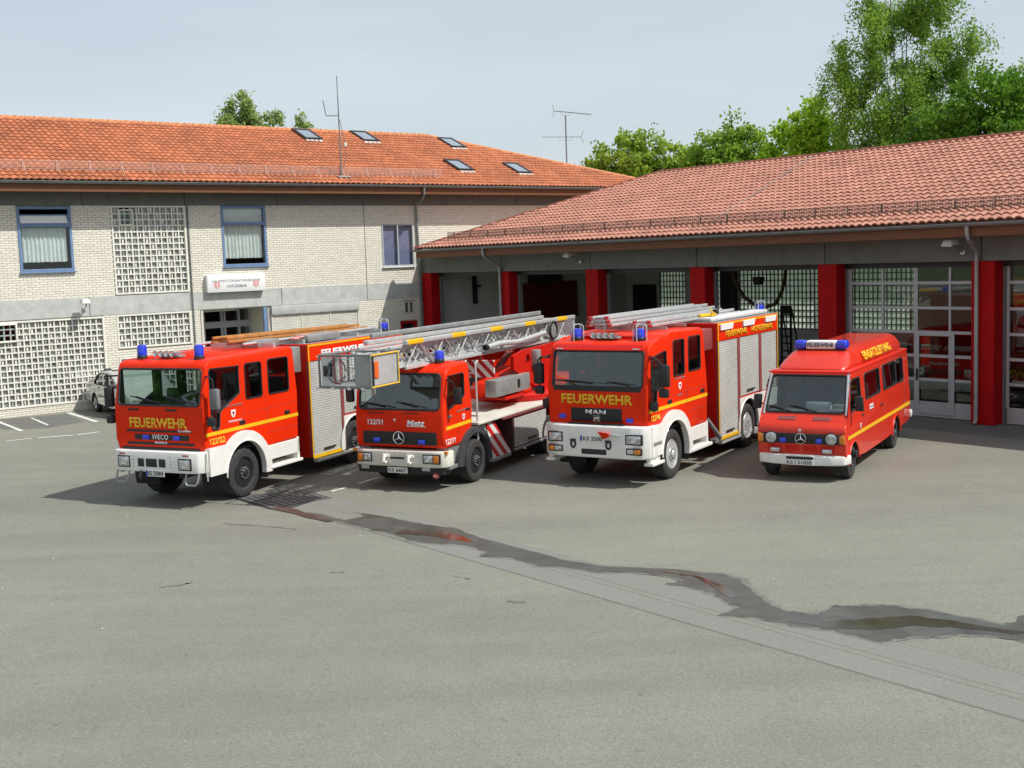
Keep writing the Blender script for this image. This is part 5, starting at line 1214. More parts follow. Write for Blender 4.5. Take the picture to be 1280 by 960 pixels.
    m = MB(); m.hexa([(-2.2, -.15, 1.44), (-4.0, -.15, 1.44), (-4.0, .62, 1.44), (-2.2, .62, 1.44)], [(-2.35, -.15, 1.80), (-4.0, -.15, 2.05), (-4.0, .62, 2.05), (-2.35, .62, 1.80)], .03); m.build('turret_housing', M['red'], P)
    MB().box(-3.55, -1.72, .50, .78, 1.55, 1.93, .02).build('control_cabinet', M['galv'], P); MB().box(-2.95, -2.85, .78, .80, 1.66, 1.84).build('cabinet_latch', M['black'], P, 0)
    m = MB(); m.box(-3.4, -2.1, .40, .52, 1.5, 1.58, .01); m.box(-3.2, -2.2, .1, .78, 1.43, 1.5, .02); m.build('cabinet_base', M['red2'], P)
    m = MB(); m.box(-2.9, -2.5, -.55, -.1, 1.5, 1.62, .05); m.box(-2.98, -2.86, -.55, -.1, 1.6, 2.15, .04); m.build('operator_seat', M['seat'], P)
    for s in (1, -1):
        y = s*.56
        m = MB(); pts = [(-2.95, 2.36), (-2.95, 2.05), (-4.4, 1.42), (-5.3, 1.42), (-5.6, 2.0), (-5.6, 2.50), (-3.6, 2.46)]
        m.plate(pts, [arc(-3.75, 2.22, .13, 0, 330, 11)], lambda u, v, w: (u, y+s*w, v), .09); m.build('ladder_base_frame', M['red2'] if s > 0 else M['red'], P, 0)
        m = MB(); m.tube([(-3.3, y*.6, 1.5), (-4.9, y*.6, 2.35)], [.085, .085], 10); m.tube([(-4.2, y*.6, 1.97), (-5.1, y*.6, 2.45)], [.05, .05], 8); m.build('lifting_cylinder', M['redpost'], P)
    MB().box(-4.2, -3.95, .56, .80, 2.05, 2.42, .02).build('lamp_box', M['galv'], P)
    m = MB(); m.box(-1.55, -1.50, .0, .85, 2.02, 2.40, .005, 1); m.build('warning_board', M['hazard2'], P, 0)
    m = MB(); m.box(-.7, -.3, -.5, .2, 1.3, 2.2, .03); m.box(-1.5, -.75, -.9, -.2, 1.25, 2.0, .04); m.build('hydraulic_unit', M['chassis'], P)
    m = MB()
    for y in (-.5, .45): m.tube([(.35, y, 2.5), (.2, y, 2.58)], .03, 6); m.box(.1, .4, y-.05, y+.05, 2.36, 2.56)
    m.build('ladder_cradle', M['redpost'], P)
    # ladder: nested lattice sections
    lad = MB().box(-7.2, -7.1, -.46, .46, 2.50, 3.0, .01, 1).build('turntable_ladder', M['alubright'], P)
    def section(x0, x1, hw, zb, zt, step, rb, rt, yel):
        rails = MB(); br = MB()
        for s in (1, -1):
            y = s*hw
            rails.box(x0, x1, y-rt, y+rt, zt-rt*.8, zt+rt*.8, .012, 2); rails.box(x0, x1, y-rb, y+rb, zb-rb, zb+rb, .010, 1)
            n = int((x1-x0)/step); st = (x1-x0)/n
            for k in range(n):
                a = x0+k*st; br.tube([(a, y, zb), (a+st*.5, y, zt)], .017, 6); br.tube([(a+st*.5, y, zt), (a+st, y, zb)], .015, 6)
            if yel:
                for xa in yel: s > 0 and MB().box(xa, xa+.62, y-rt-.004, y+rt+.004, zt-rt*.8-.003, zt+rt*.8+.004, .012, 2).build('yellow_rail_mark', M['yellow'], lad)
        n = int((x1-x0)/.30)
        for k in range(n): a = x0+.15+k*.30; br.tube([(a, -hw, zb+.02), (a, hw, zb+.02)], .016, 6)
        o = rails.build('ladder_section', M['alubright'], lad); br.build('ladder_bracing', M['alubright'], o)
    section(-7.15, 1.62, .45, 2.53, 3.03, 1.0, .035, .055, (.95, -.9, -2.75, -4.6, -6.6))
    section(-6.7, 2.05, .36, 2.56, 2.95, .8, .03, .035, None); section(-6.3, 2.4, .28, 2.60, 2.89, .8, .026, .03, None); section(-5.9, 2.6, .20, 2.63, 2.84, .8, .02, .025, None)
    m = MB(); m.box(-7.0, 1.4, -.49, -.40, 3.10, 3.20, .02); m.build('far_rail_tube', M['galv'], lad)
    m = MB(); m.tube([(-1.75, .56, 2.66), (-2.4, .56, 2.70), (-3.4, .56, 2.66), (-5.0, .56, 2.76)], .062, 12); m.build('monitor_pipe', M['alubright'], lad)
    m = MB(); m.lathe([(.07, 0), (.07, .1), (.052, .1), (.001, .02)], (-1.78, .56, 2.66), 'x', 14); m.build('pipe_mouth', M['black'], lad)
    m = MB(); m.lathe([(.20, -.03), (.22, 0), (.20, .03), (.1, .04), (.001, .04)], (-5.6, .5, 2.78), 'y', 24); m.build('cable_drum', M['galv'], lad)
    m = MB(); c = [(-5.6+.21*math.cos(i*.3), .535, 2.78+.21*math.sin(i*.3)) for i in range(21)]; m.tube(c, .03, 6, closed=True); m.build('drum_cable', M['black'], lad)
    m = MB()
    for x in (1.3, 1.05, .8, .3, -.2): m.lathe([(.05, -.03), (.06, 0), (.05, .03)], (x, .40, 2.84), 'y', 12); m.lathe([(.05, -.03), (.06, 0), (.05, .03)], (x-.2, .33, 2.72), 'y', 12)
    for i in range(12): a = random.uniform(-6, 2.2); b = random.uniform(-.3, .3); m.tube([(a, b, random.uniform(2.58, 2.7)), (a+random.uniform(-.5, .5), b+random.uniform(-.1, .1), random.uniform(2.72, 2.9))], random.uniform(.008, .02), 5)
    stuff(m.build('pulleys_and_cables', M['galv'], lad))
    # rescue basket
    bx0, bx1, by0, by1, z0, z1 = 2.30, 3.28, -.44, .68, 2.33, 2.92
    bk = MB()
    for (x, y) in ((bx0, by0), (bx1, by0), (bx1, by1), (bx0, by1)): bk.tube([(x, y, z0), (x, y, z1)], .022, 8)
    for z in (z0, z1): bk.tube([(bx0, by0, z), (bx1, by0, z), (bx1, by1, z), (bx0, by1, z)], .024, 8, closed=True)
    b = bk.build('rescue_basket', M['basket'], P)
    m = MB(); m.box(bx0, bx1, by0, by1, z0-.03, z0-.005); m.build('basket_floor', M['galv'], b, 0)
    m = MB(); m.box(bx1-.02, bx1-.012, by0+.04, by0+.36, z0+.03, z1-.03); m.build('front_panel', M['alubright'], b, 0)
    m = MB()
    for k in range(7): y = by0+.38+k*.055; m.box(bx1-.02, bx1-.012, y-.006, y+.006, z0+.03, z1-.03)
    for k in range(5): z = z0+.08+k*.11; m.box(bx1-.022, bx1-.010, by0+.36, by1-.36, z-.006, z+.006)
    m.build('front_lattice', M['alubright'], b, 0)
    m = MB(); m.box(bx1-.03, bx1-.02, by1-.36, by1-.04, z0+.03, z1-.03); m.build('control_panel', M['galv'], b, 0)
    m = MB(); m.box(bx0+.04, bx1-.08, by1-.015, by1-.005, z0+.03, z1-.03); m.build('side_panel', M['alubright'], b, 0)
    m = MB(); y = by1+.012
    m.tube([(bx0, y, z0), (bx1, y, z0)], .016, 6); m.tube([(bx0, y, z1), (bx1, y, z1)], .016, 6); m.tube([(bx0, y, z0), (bx0, y, z1)], .016, 6); m.build('yellow_edge', M['yellow'], b)
    MB().box(bx1-.26, bx1-.12, by1, by1+.02, z0+.16, z1-.12, .01, 1).build('orange_marker', M['orangefilm'], b)
    m = MB(); m.box(bx1-.10, bx1-.03, by1-.01, by1+.012, z0, z1); m.build('corner_post', M['black'], b, 0)
    for k, (cy, cz, r, mt) in enumerate(((-.05, 2.63, .235, 'black'), (-.02, 2.64, .19, 'black'), (-.10, 2.62, .21, 'grey'))):
        MB().tube([(bx1+.005+.006*k, cy+r*.85*math.cos(i*.28), cz+r*math.sin(i*.28)) for i in range(22)], .006, 5).build('coiled_cable', M[mt], b)
    MB().tube([(bx1+.01, -.12, z1), (bx1+.012, -.10, z0+.1), (bx1+.01, .02, z0+.05)], .012, 5).build('red_hose', M['redlens'], b)
    m = MB(); m.box(bx1, bx1+.03, by0+.10, by0+.17, z0+.2, z0+.40, .01); m.box(bx1, bx1+.03, by0+.24, by0+.28, z0+.2, z0+.45, .01); m.build('socket_box', M['black'], b)
    m = MB()
    for yy in (-.5, -.15, .2, .5): m.box(bx1-.02, bx1+.03, yy-.035, yy+.035, z0-.05, z0, .01, 1)
    m.build('basket_buffers', M['white'], b)
    m = MB(); m.tube([(bx0, -.3, z0+.1), (1.5, -.24, 2.62)], .035, 8); m.tube([(bx0, .3, z0+.1), (1.5, .24, 2.62)], .035, 8); m.tube([(bx0, -.3, z1-.05), (1.9, -.2, 2.8)], .025, 8); m.tube([(bx0, .3, z1-.05), (1.9, .2, 2.8)], .025, 8); m.build('basket_arm', M['alubright'], b)
M['lockerdark'] = pmat('dark_brown_locker', (.07, .03, .025), .5)
M['blackfender'] = pmat('dark_grey_fender_plastic', (.045, .048, .052), .6, var=.15)
M['basket'] = pmat('grey_basket_tube', (.22, .225, .22), .5, metal=.2); M['orangefilm'] = pmat('orange_marker_film', (.75, .12, .015), .5)

def engine_right():
    P, MW = vehicle('fire_engine', (2.298, 24.852), 31.5, 'tallest red fire engine, with aluminium ladders on top, beside the small van', 'fire engine', 'fire vehicles parked in a row')
    H = 1.11
    prof = [(1.16, 1.20), (1.19, 1.35), (1.18, 1.96), (1.05, 2.70), (1.0, 2.80), (.86, 2.87), (.42, 2.88), (.22, 2.97), (.0, 3.0), (-1.62, 3.0), (-1.75, 2.93), (-1.88, 1.7), (-1.88, .9), (-.5, .9), (.3, 1.05)]
    ws = rrect(-1.0, 1.0, 1.99, 2.70, .05)
    w1 = [(.98, 2.56), (.98, 1.55), (.95, 1.50), (.80, 1.50), (.76, 1.55), (.72, 1.88), (.28, 1.97), (.24, 2.02), (.24, 2.60), (.28, 2.65)][::-1]
    w2 = rrect(-.10, -.66, 2.09, 2.82, .05); w3 = rrect(-.88, -1.52, 2.12, 2.84, .05)
    cab(P, prof, H, M['red'], ws, [w1, w2, w3], [(0, .52, .68)])
    side_glass(P, [w1], H, 'g_cab'); side_glass(P, [w2, w3], H, 'g_dark')
    X = windscreen(P, ws, 1.178, 1.98, 1.052, 2.70, 'g_cab')
    wiper(P, X, .25, 2.06, -.75, 2.12); wiper(P, X, .92, 2.04, .35, 2.10)
    MB().box(1.13, 1.19, -.98, .98, 1.90, 1.985, .01, 1).build('scuttle', M['black'], P)
    MB().hexa([(1.12, -1.0, 2.715), (1.12, 1.0, 2.715), (.98, 1.0, 2.70), (.98, -1.0, 2.70)], [(1.10, -1.0, 2.735), (1.10, 1.0, 2.735), (1.0, 1.0, 2.83), (1.0, -1.0, 2.83)], .01).build('sun_visor', M['red2'], P)
    for y in (-.85, .85): MB().box(1.10, 1.112, y-.07, y+.07, 2.735, 2.755).build('roof_marker', M['whitefilm'], P, 0)
    interior(P, (.35, -.95), H, 1.3, 0, True, .5, 1.1)
    MB().box(.30, .42, -.75, .75, 2.885, 2.96, .02).build('roof_step', M['red2'], P)
    text('FEUERWEHR', 'front_lettering', M['yellow'], P, (1.192, -.0, 1.74), 'front', 1.60, .20, .033)
    m = MB(); m.box(1.15, 1.196, -.59, .56, 1.29, 1.565, .015); g = m.build('grille', M['black'], P)
    m = MB()
    for k in range(6): m.box(1.196, 1.204, -.57, .54, 1.31+k*.043, 1.33+k*.043)
    m.build('grille_bars', M['chassis'], g, 0)
    text('MAN', 'badge_lettering', M['chrome'], P, (1.205, -.02, 1.485), 'front', .46, .095, .035)
    m = MB(); y, z = -.0, 1.355
    m.tube([(1.207, y-.075, z-.05), (1.207, y+.075, z-.05), (1.207, y+.075, z+.05), (1.207, y-.075, z+.05)], .006, 5, closed=True)
    m.plate([(-.06, -.035), (-.05, .0), (-.055, .03), (-.02, .02), (.02, .028), (.05, .04), (.06, .02), (.045, .005), (.055, -.035), (.035, -.035), (.03, -.005), (-.02, -.008), (-.035, -.035)], [], lambda u, v, w: (1.205+w, y+u, z+v), .006); m.build('lion_badge', M['chrome'], P)
    blitz(P, 1.193, -.78, 1.38); blitz(P, 1.193, .73, 1.34)
    # bumper wrapping round
    m = MB(); m.prism([(1.30, -1.02), (1.36, -.8), (1.36, .8), (1.30, 1.04), (1.18, 1.18), (.9, 1.2), (.9, -1.2), (1.18, -1.18)], 'z', .58, 1.235, .04, 3); m.build('bumper', M['white'], P)
    MB().box(1.2, 1.30, -.62, .62, 1.225, 1.27, .01, 1).build('bumper_gap', M['black'], P)
    headlamp(P, 1.362, .72, 1.04, .90, 1.06); headlamp(P, 1.362, -1.02, -.72, .90, 1.06)
    headlamp(P, 1.362, .73, 1.03, .70, .79, 1, .04, .5); headlamp(P, 1.362, -1.02, -.72, .70, .79, -1, .04, .6)
    plate_no(P, 'KS 2500', 1.372, -.30, .24, .91, 1.03)
    MB().box(1.35, 1.367, -.28, .28, .65, .76, .02, 2).build('bumper_slot', M['black'], P)
    for y in (-.46, .33):
        m = MB(); m.tube([(1.37+.05*math.sin(a)*0, y+.05*math.cos(a), .85+.075*math.sin(a)) for a in [i*.52 for i in range(12)]], .02, 6, closed=True); m.box(1.33, 1.40, y-.06, y+.06, .90, .95, .01, 1); m.build('shackle', M['chassis'], P)
    m = MB(); m.hexa([(1.39, .12, 1.12), (1.42, .40, 1.10), (1.40, .36, 1.03), (1.38, .24, .98)], [(1.44, .12, 1.13), (1.5, .40, 1.11), (1.47, .36, 1.02), (1.42, .24, .97)], .015); m.build('winch_hook_cover', M['red'], P)
    MB().tube([(1.42, .38, 1.08), (1.42, .62, 1.06)], .02, 6).build('winch_rope', M['alubright'], P)
    fender(P, H, 1.16, .62, 1.22, .66, .87, .55, .42)
    for s in (1, -1):
        y = s*H
        m = MB(); m.box(-1.86, -.84, y-s*.35, y+s*.0, .62, .92, .01, 1); m.box(-1.90, -.80, y-s*.35, y+s*.10, .42, .49, .01, 1); m.box(-1.88, -1.80, y-s*.3, y+s*.01, .49, .95, .01, 1); m.build('step_box', M['white'], P)
        m = MB(); m.box(.70, 1.16, y-s*.06, y+s*.04, .50, .66, .02); m.box(.62, 1.18, y-s*.1, y+s*.10, .44, .50, .01); m.build('front_step', M['white'], P)
        MB().box(.72, 1.1, y+s*.07, y+s*.092, .84, .90).build('step_tread', M['galv'], P, 0)
        mirror(P, (1.02, s*H, 2.55), [(1.16, s*(H+.15), 2.58), (1.12, s*(H+.26), 2.5)], (1.02, s*(H+.30), 2.22), .07, .11, .22); mirror(P, (1.04, s*H, 2.6), [(1.1, s*(H+.2), 2.55)], (1.02, s*(H+.29), 1.88), .06, .10, .09)
        mirror(P, (1.05, s*H, 1.75), [(1.1, s*(H+.06), 1.75)], (1.08, s*(H+.1), 1.62), .06, .08, .09)
        for x, z in ((.12, 1.60), (-1.6, 1.64)): MB().box(x-.10, x+.10, y-.01, y+s*.02, z-.04, z+.04, .01, 1).build('door_handle', M['black'], P)
        crest(P, -.42, y+s*.002, 1.87, .07, s)
    line_on(P, [(.0, 1.25), (.0, 2.86)], H-.001, .006, 'door_gap', 'redpost'); line_on(P, [(-.78, 1.4), (-.78, 2.95)], H-.001, .006, 'door_gap', 'redpost'); line_on(P, [(-.8, 1.28), (-1.86, 1.30)], H-.001, .006, 'door_gap', 'redpost'); line_on(P, [(.0, 1.70), (-1.85, 1.76)], H-.001, .005, 'door_gap', 'redpost')
    stripe(P, 1.12, -1.88, 1.475, 1.545, H, .015)
    text('122/46', 'side_number', M['yellow'], P, (.80, H+.003, 1.36), 'left', .42, .12, .03)
    text('STADT HOFGEISMAR', 'door_lettering', M['text_grey'], P, (-.42, H+.003, 2.03), 'left', .5, .035, .004); text('WEHR', 'door_lettering', M['text_grey'], P, (-.42, H+.003, 1.68), 'left', .25, .035, .004)
    chassis(P, -6.2, 1.1)
    SH = [(-2.56, -3.70, .46), (-3.84, -5.12, 1.24), (-5.28, -6.38, 1.22)]
    body_box(P, -2.47, -6.45, 1.14, .43, 3.03, -4.32, .51, .66, SH, 2.62, .45, 1.20)
    text('FEUERWEHR', 'side_lettering', M['yellow'], P, (-3.62, 1.146, 2.75), 'left', 1.36, .145, .03); text('HOFGEISMAR', 'side_lettering', M['yellow'], P, (-5.32, 1.146, 2.75), 'left', 1.48, .145, .03)
    for x in (-2.95, -4.35, -5.85):
        m = MB(); m.plate([(x+.36, 2.99), (x-.42, 2.99), (x-.34, 2.86), (x+.36, 2.86)], [], lambda u, v, w: (u, 1.148+w, v), .03); m.build('scene_light', M['whitefilm'], P, 0)
    MB().box(-6.42, -2.5, -1.09, 1.09, 3.015, 3.035).build('roof_deck', M['galv'], P, 0)
    m = MB(); m.box(-2.5, -1.95, -.95, 1.02, 2.45, 2.92, .03); m.build('cab_gap_box', M['redpost'], P)
    m = MB(); m.tube([(-2.1, 1.0, .95), (-2.35, 1.22, .5)], .05, 6); m.box(-2.45, -2.1, 1.05, 1.2, .42, .5); m.build('exhaust_step', M['grey'], P)
    for s in (1, -1):
        wheel(P, 0, s*1.11, .51, .32, s, 'silver', False); wheel(P, -4.32, s*1.13, .51, .34, s, 'deep', False); mudflap(P, -.75, s*.75, s*1.13, .28, .72)
        m = MB(); m.cyl((-3.2, s*.75, .42), (-3.9, s*.75, .42), .14, n=14); m.build('air_tank', M['galv'], P)
    beacon(P, .62, -.70, 2.875, .11, .24, True); beacon(P, .62, .72, 2.875, .11, .24, True); horns(P, .66, -.05, 2.9)
    beacon(P, -6.15, .8, 3.05, .09, .2, True); beacon(P, -6.15, -.8, 3.05, .09, .2)
    m = MB()
    for x in (-.4, -1.4, -2.6, -3.8, -5.0, -6.0): m.box(x-.03, x+.03, -.8, .85, 3.03, 3.09)
    for x in (-.2, -1.1, -1.9): m.tube([(x, -.5, 3.0), (x, -.5, 3.22)], .02, 6); m.tube([(x, .1, 3.0), (x, .1, 3.2)], .02, 6)
    m.build('ladder_rack', M['galv'], P)
    MB().box(-6.3, -2.6, .55, .95, 3.04, 3.14, .04, 2).build('roof_box', M['whitebox'], P)
    m = MB(); m.tube([(-3.1, .75, 3.16), (-3.5, .72, 3.24), (-3.6, .72, 3.32)], .03, 6); m.lathe([(.001, -.08), (.07, -.06), (.07, .06), (.001, .08)], (-3.4, .72, 3.22), 'x', 12); m.build('water_monitor', M['black'], P)
    m = MB(); m.tube([(-2.7, .62, 3.18), (-3.2, .8, 3.18)], .04, 6); m.tube([(-2.9, .9, 3.2), (-3.3, .62, 3.3)], .02, 6); m.build('roof_tools', M['yellow'], P)
    roof_ladder(MW, (.48, -.30, 3.14), 0, 6.2, .50, M['alubright'], M['redlens'], 'upper aluminium extension ladder with red end caps on the tall right engine', 'ladder', None, .045, 3, 'extension_ladder', .075)
    roof_ladder(MW, (-.15, .38, 3.09), 0, 5.2, .38, M['alubright'], M['redlens'], 'smaller aluminium ladder beside the extension ladder on the tall right engine', 'ladder', None, .04, 2, 'roof_ladder', .075)
M['whitebox'] = pmat('white_roof_box', (.62, .63, .62), .45, var=.12)

def command_van():
    P, MW = vehicle('command_van', (5.981, 24.031), 29.5, 'red high-roofed van with a blue light bar, rightmost and smallest of the four', 'van', 'fire vehicles parked in a row')
    H = .88; XR = -5.55
    prof = [(.50, .42), (.58, .55), (.62, .93), (.62, 1.05), (.57, 1.12), (.36, 1.30), (-.05, 2.05), (-.13, 2.15), (XR+.1, 2.17), (XR, 2.05), (XR-.05, .95), (XR+.02, .42), (-3.0, .37), (-1.0, .36)]
    ws = rrect(-.80, .80, 1.345, 2.05, .07)
    w1 = [(.02, 1.93), (.18, 1.42), (.16, 1.36), (-.68, 1.36), (-.72, 1.40), (-.70, 1.92), (-.66, 1.97), (-.02, 1.97)]
    w2 = rrect(-1.12, -2.46, 1.46, 1.98, .06); w3 = rrect(-2.78, -4.06, 1.46, 1.99, .06); w4 = rrect(-4.14, -4.88, 1.46, 1.99, .06)
    cab(P, prof, H, M['redvan'], ws, [w1, w2, w3, w4], [(0, .34, .42), (-3.98, .34, .42)], .075, .05, .05)
    side_glass(P, [w1, w2], H, 'g_cab'); side_glass(P, [w3, w4], H, 'g_dark')
    X = windscreen(P, ws, .355, 1.31, -.055, 2.06, 'g_cab')
    wiper(P, X, .25, 1.37, -.22, 1.48); wiper(P, X, -.28, 1.37, -.72, 1.47)
    for s in (1, -1): MB().tube([(.36, s*(H-.045), 1.30), (-.05, s*(H-.045), 2.08)], .03, 6).build('pillar_trim', M['greyfr'], P)
    interior(P, (-.45, -2.0, -3.2), H, .95, 0, True, .42, .25)
    m = MB(); m.box(-.1, .1, -.05, .45, 1.36, 1.52, .03); m.build('dash_papers', M['euroblue'] if False else M['greyfr'], P)
    # high roof
    m = MB()
    m.hexa([(-.07, -H+.03, 2.13), (-.07, H-.03, 2.13), (XR+.1, H-.03, 2.15), (XR+.1, -H+.03, 2.15)], [(-.82, -.60, 2.52), (-.82, .60, 2.52), (XR+.32, .64, 2.55), (XR+.32, -.64, 2.55)], .17, 5); rf = m.build('high_roof', M['redvan'], P, 40)
    m = MB()
    for s in (1, -1): m.tube([(-.02, s*(H-.0), 2.115), (XR+.05, s*(H-.0), 2.135)], .018, 6)
    m.tube([(-.05, -H+.04, 2.11), (-.05, H-.04, 2.11)], .018, 6); m.build('drip_rail', M['red2'], P)
    for x, y in ((-1.7, .3), (-2.6, .1)): MB().tube([(x, y, 2.53), (x-.02, y, 2.74)], .008, 5).build('roof_aerial', M['black'], P)
    # light bar
    m = MB(); m.box(-1.02, -.78, -.30, .36, 2.515, 2.69, .03, 3); b = m.build('light_bar', M['whitefilm'], P); text('FEUERWEHR', 'bar_lettering', M['text_black'], b, (-.777, .03, 2.60), 'front', .60, .085, .02)
    for y0, y1 in ((-.56, -.305), (.365, .62)): m = MB(); m.box(-1.03, -.77, y0, y1, 2.51, 2.70, .06, 3); m.build('blue_lens', M['blue'], b)
    MB().box(-.98, -.82, -.5, .55, 2.47, 2.52, .01, 1).build('bar_foot', M['black'], b)
    # nose
    m = MB(); m.box(.54, .632, -.82, .82, .755, .965, .02); g = m.build('grille', M['black'], P)
    m = MB()
    for k in range(4): m.box(.630, .638, -.5, .5, .785+k*.045, .80+k*.045)
    m.build('grille_bars', M['chassis'], g, 0)
    star(P, .65, .0, .86, .105)
    for s in (1, -1):
        y = s*.60; m = MB(); m.lathe([(.115, -.03), (.115, .006), (.10, .022), (.05, .03), (.001, .032)], (.632, y, .865), 'x', 22); h = m.build('headlight', M['lamp'], P)
        MB().tube([(.635, y+.115*math.cos(i*.3), .865+.115*math.sin(i*.3)) for i in range(21)], .012, 6, closed=True).build('headlight_ring', M['black'], h)
        MB().box(.50, .636, s*.745, s*.875, .765, .955, .025, 2).build('indicator', M['orange'], P); blitz(P, .635, s*.36, .82, .06, .045)
        m = MB(); m.box(.56, .66, s*.52-.10, s*.52+.10, .575, .665, .025, 2); m.build('fog_lamp', M['lamp'], P)
        mirror(P, (.12, s*H, 1.45), [(.18, s*(H+.1), 1.5)], (.12, s*(H+.17), 1.52), .05, .085, .15)
        crest(P, -.62, s*(H+.002), .98, .05, s)
        for x in (-.78, -2.55): MB().box(x-.09, x+.07, s*(H-.01), s*(H+.02), 1.16, 1.20, .01, 1).build('door_handle', M['black'], P)
        MB().tube([(x, s*(H+.012), z) for x, z in arc(0, .34, .42, 175, 0, 16)], .022, 6).build('arch_lip', M['redvan'], P); MB().tube([(x, s*(H+.012), z) for x, z in arc(-3.98, .34, .42, 180, 0, 16)], .022, 6).build('arch_lip', M['redvan'], P)
        for cx in (0, -3.98):
            li = MB(); A = arc(cx, .34, .43, 195, -15, 16)
            for (xa, za), (xb, zb) in zip(A, A[1:]): li.face([(xa, s*(H-.02), za), (xb, s*(H-.02), zb), (xb, s*(H-.4), zb), (xa, s*(H-.4), za)])
            li.build('wheel_liner', M['chassis'], P, 60)
        wheel(P, 0, s*.86, .335, .21, s, 'black', False); wheel(P, -3.98, s*.86, .335, .22, s, 'black', False); mudflap(P, -4.45, s*.62, s*.86, .18, .45)
    m = MB()
    for y0, y1 in ((-.5, -.15), (.2, .55)): m.hexa([(.47, y0, 1.20), (.47, y1, 1.20), (.40, y1, 1.26), (.40, y0, 1.26)], [(.48, y0, 1.212), (.48, y1, 1.212), (.41, y1, 1.272), (.41, y0, 1.272)])
    m.build('hood_vents', M['redpost'], P, 0)
    m = MB(); m.lathe([(.03, 0), (.001, .008)], (.62, -.02, 1.02), 'x', 12); m.build('hood_badge', M['chrome'], P)
    m = MB()
    for y in (-.52, -.17, .18, .53): m.box(.585, .602, y-.15, y+.13, .60, .72, .01, 1)
    m.build('lower_grille', M['red2'], P)
    m = MB(); m.prism([(.40, -.92), (.58, -.85), (.68, -.6), (.71, -.2), (.71, .2), (.68, .6), (.58, .85), (.40, .92), (-.02+.35, .93), (.33, -.93)], 'z', .34, .54, .05, 3); m.build('bumper', M['white'], P)
    MB().box(.69, .722, -.27, .26, .46, .51).build('bumper_slot', M['black'], P, 0); plate_no(P, 'KS I 21020', .722, -.28, .27, .345, .45, False)
    m = MB(); m.box(XR-.14, XR+.02, .6, .92, .50, .68, .04); m.box(XR-.14, XR+.02, -.92, .6, .50, .66, .04); m.build('rear_bumper', M['white'], P)
    for s in (1, -1): MB().box(XR-.07, XR-.02, s*.76, s*.87, .75, 1.15, .01, 1).build('tail_lamp', M['redlens'], P)
    stripe(P, .42, XR, .825, .895, H, -.01)
    # sill crease, door gaps
    line_on(P, [(-.46, .52), (-3.5, .52)], H-.001, .006, 'sill_crease', 'redpost')
    for x in (-.86, -2.62, .28): line_on(P, [(x, .55), (x, 2.0 if x < 0 else 1.28)], H-.001, .005, 'door_gap', 'redpost')
    # lettering on the sloping roof side
    d = Vector((0, -.235, .40)).normalized()
    text('EINSATZLEITUNG', 'roof_lettering', M['yellow'], P, (-2.80, .785, 2.325), ((-1, -.004, .0), tuple(d)), 2.6, .20, .04)
    MB().box(-1.75, -1.42, H, H+.004, 1.21, 1.31).build('door_sticker', M['whitefilm'], P, 0); text('NOTRUF', 'sticker_lettering', M['text_grey'], P, (-1.585, H+.004, 1.26), 'left', .26, .04, .004)
    chassis(P, XR+.3, .4, .36, .5)
    for o in P.children_recursive:                     # body sides lean in above the belt line
        for v in (o.data.vertices if o.type == 'MESH' else ()):
            if v.co.z > 1.25: v.co.y *= 1-.075*min(1, (v.co.z-1.25)/.9)

def silver_car():
    P, MW = vehicle('silver_car', (-11.60, 37.95), -36.0, 'silver saloon car parked by the glass block wall, half hidden by the left engine', 'car')
    H = .84
    prof = [(.86, .34), (.92, .55), (.84, .70), (.30, .86), (-.15, .93), (-.75, 1.34), (-1.1, 1.42), (-1.9, 1.41), (-2.45, 1.28), (-3.05, .98), (-3.55, .95), (-3.66, .86), (-3.66, .45), (-3.55, .32), (-1, .26)]
    w1 = [(-.40, .97), (-.86, 1.30), (-1.28, 1.35), (-1.32, .95)]; w2 = [(-1.40, .95), (-1.38, 1.35), (-1.92, 1.34), (-2.28, 1.24), (-2.62, 1.02), (-2.58, .96)]
    cab(P, prof, H, M['silver'], rrect(-.66, .66, .98, 1.34, .06), [w1, w2], [(0, .30, .36), (-2.72, .30, .36)], .08, .05, .06)
    side_glass(P, [w1, w2], H, 'g_cab'); m = MB(); m.face([(-.24, -.66, .98), (-.24, .66, .98), (-.73, .6, 1.33), (-.73, -.6, 1.33)]); m.build('windscreen', M['g_cab'], P, 0)
    interior(P, (-1.2, -2.0), H, .5, 0, False)
    for s in (1, -1):
        wheel(P, 0, s*.84, .30, .19, s, 'silver', False); wheel(P, -2.72, s*.84, .30, .19, s, 'silver', False)
        for x in (-1.22, -2.18): MB().box(x-.1, x+.08, s*H-.01, s*H+s*.02, .84, .87, .008, 1).build('door_handle', M['black'], P)
        MB().box(-2.3, -.45, s*H-.01, s*H+s*.015, .56, .61, .008, 1).build('rub_strip', M['grey'], P)
        line_on(P, [(-1.36, .36), (-1.36, .93)], H-.001, .004, 'door_gap', 'chassis'); MB().box(.80, .93, s*.45, s*.78, .58, .69, .03).build('headlight', M['lamp'], P)
        MB().box(-3.68, -3.58, s*.5, s*.8, .68, .88, .02).build('tail_lamp', M['redlens'], P); mirror(P, (-.45, s*H, .95), [], (-.48, s*(H+.12), 1.0), .06, .09, .06)
    MB().box(.86, .96, -.7, .7, .36, .48, .03).build('bumper', M['grey'], P); chassis(P, -3.4, .7, .3, .4)

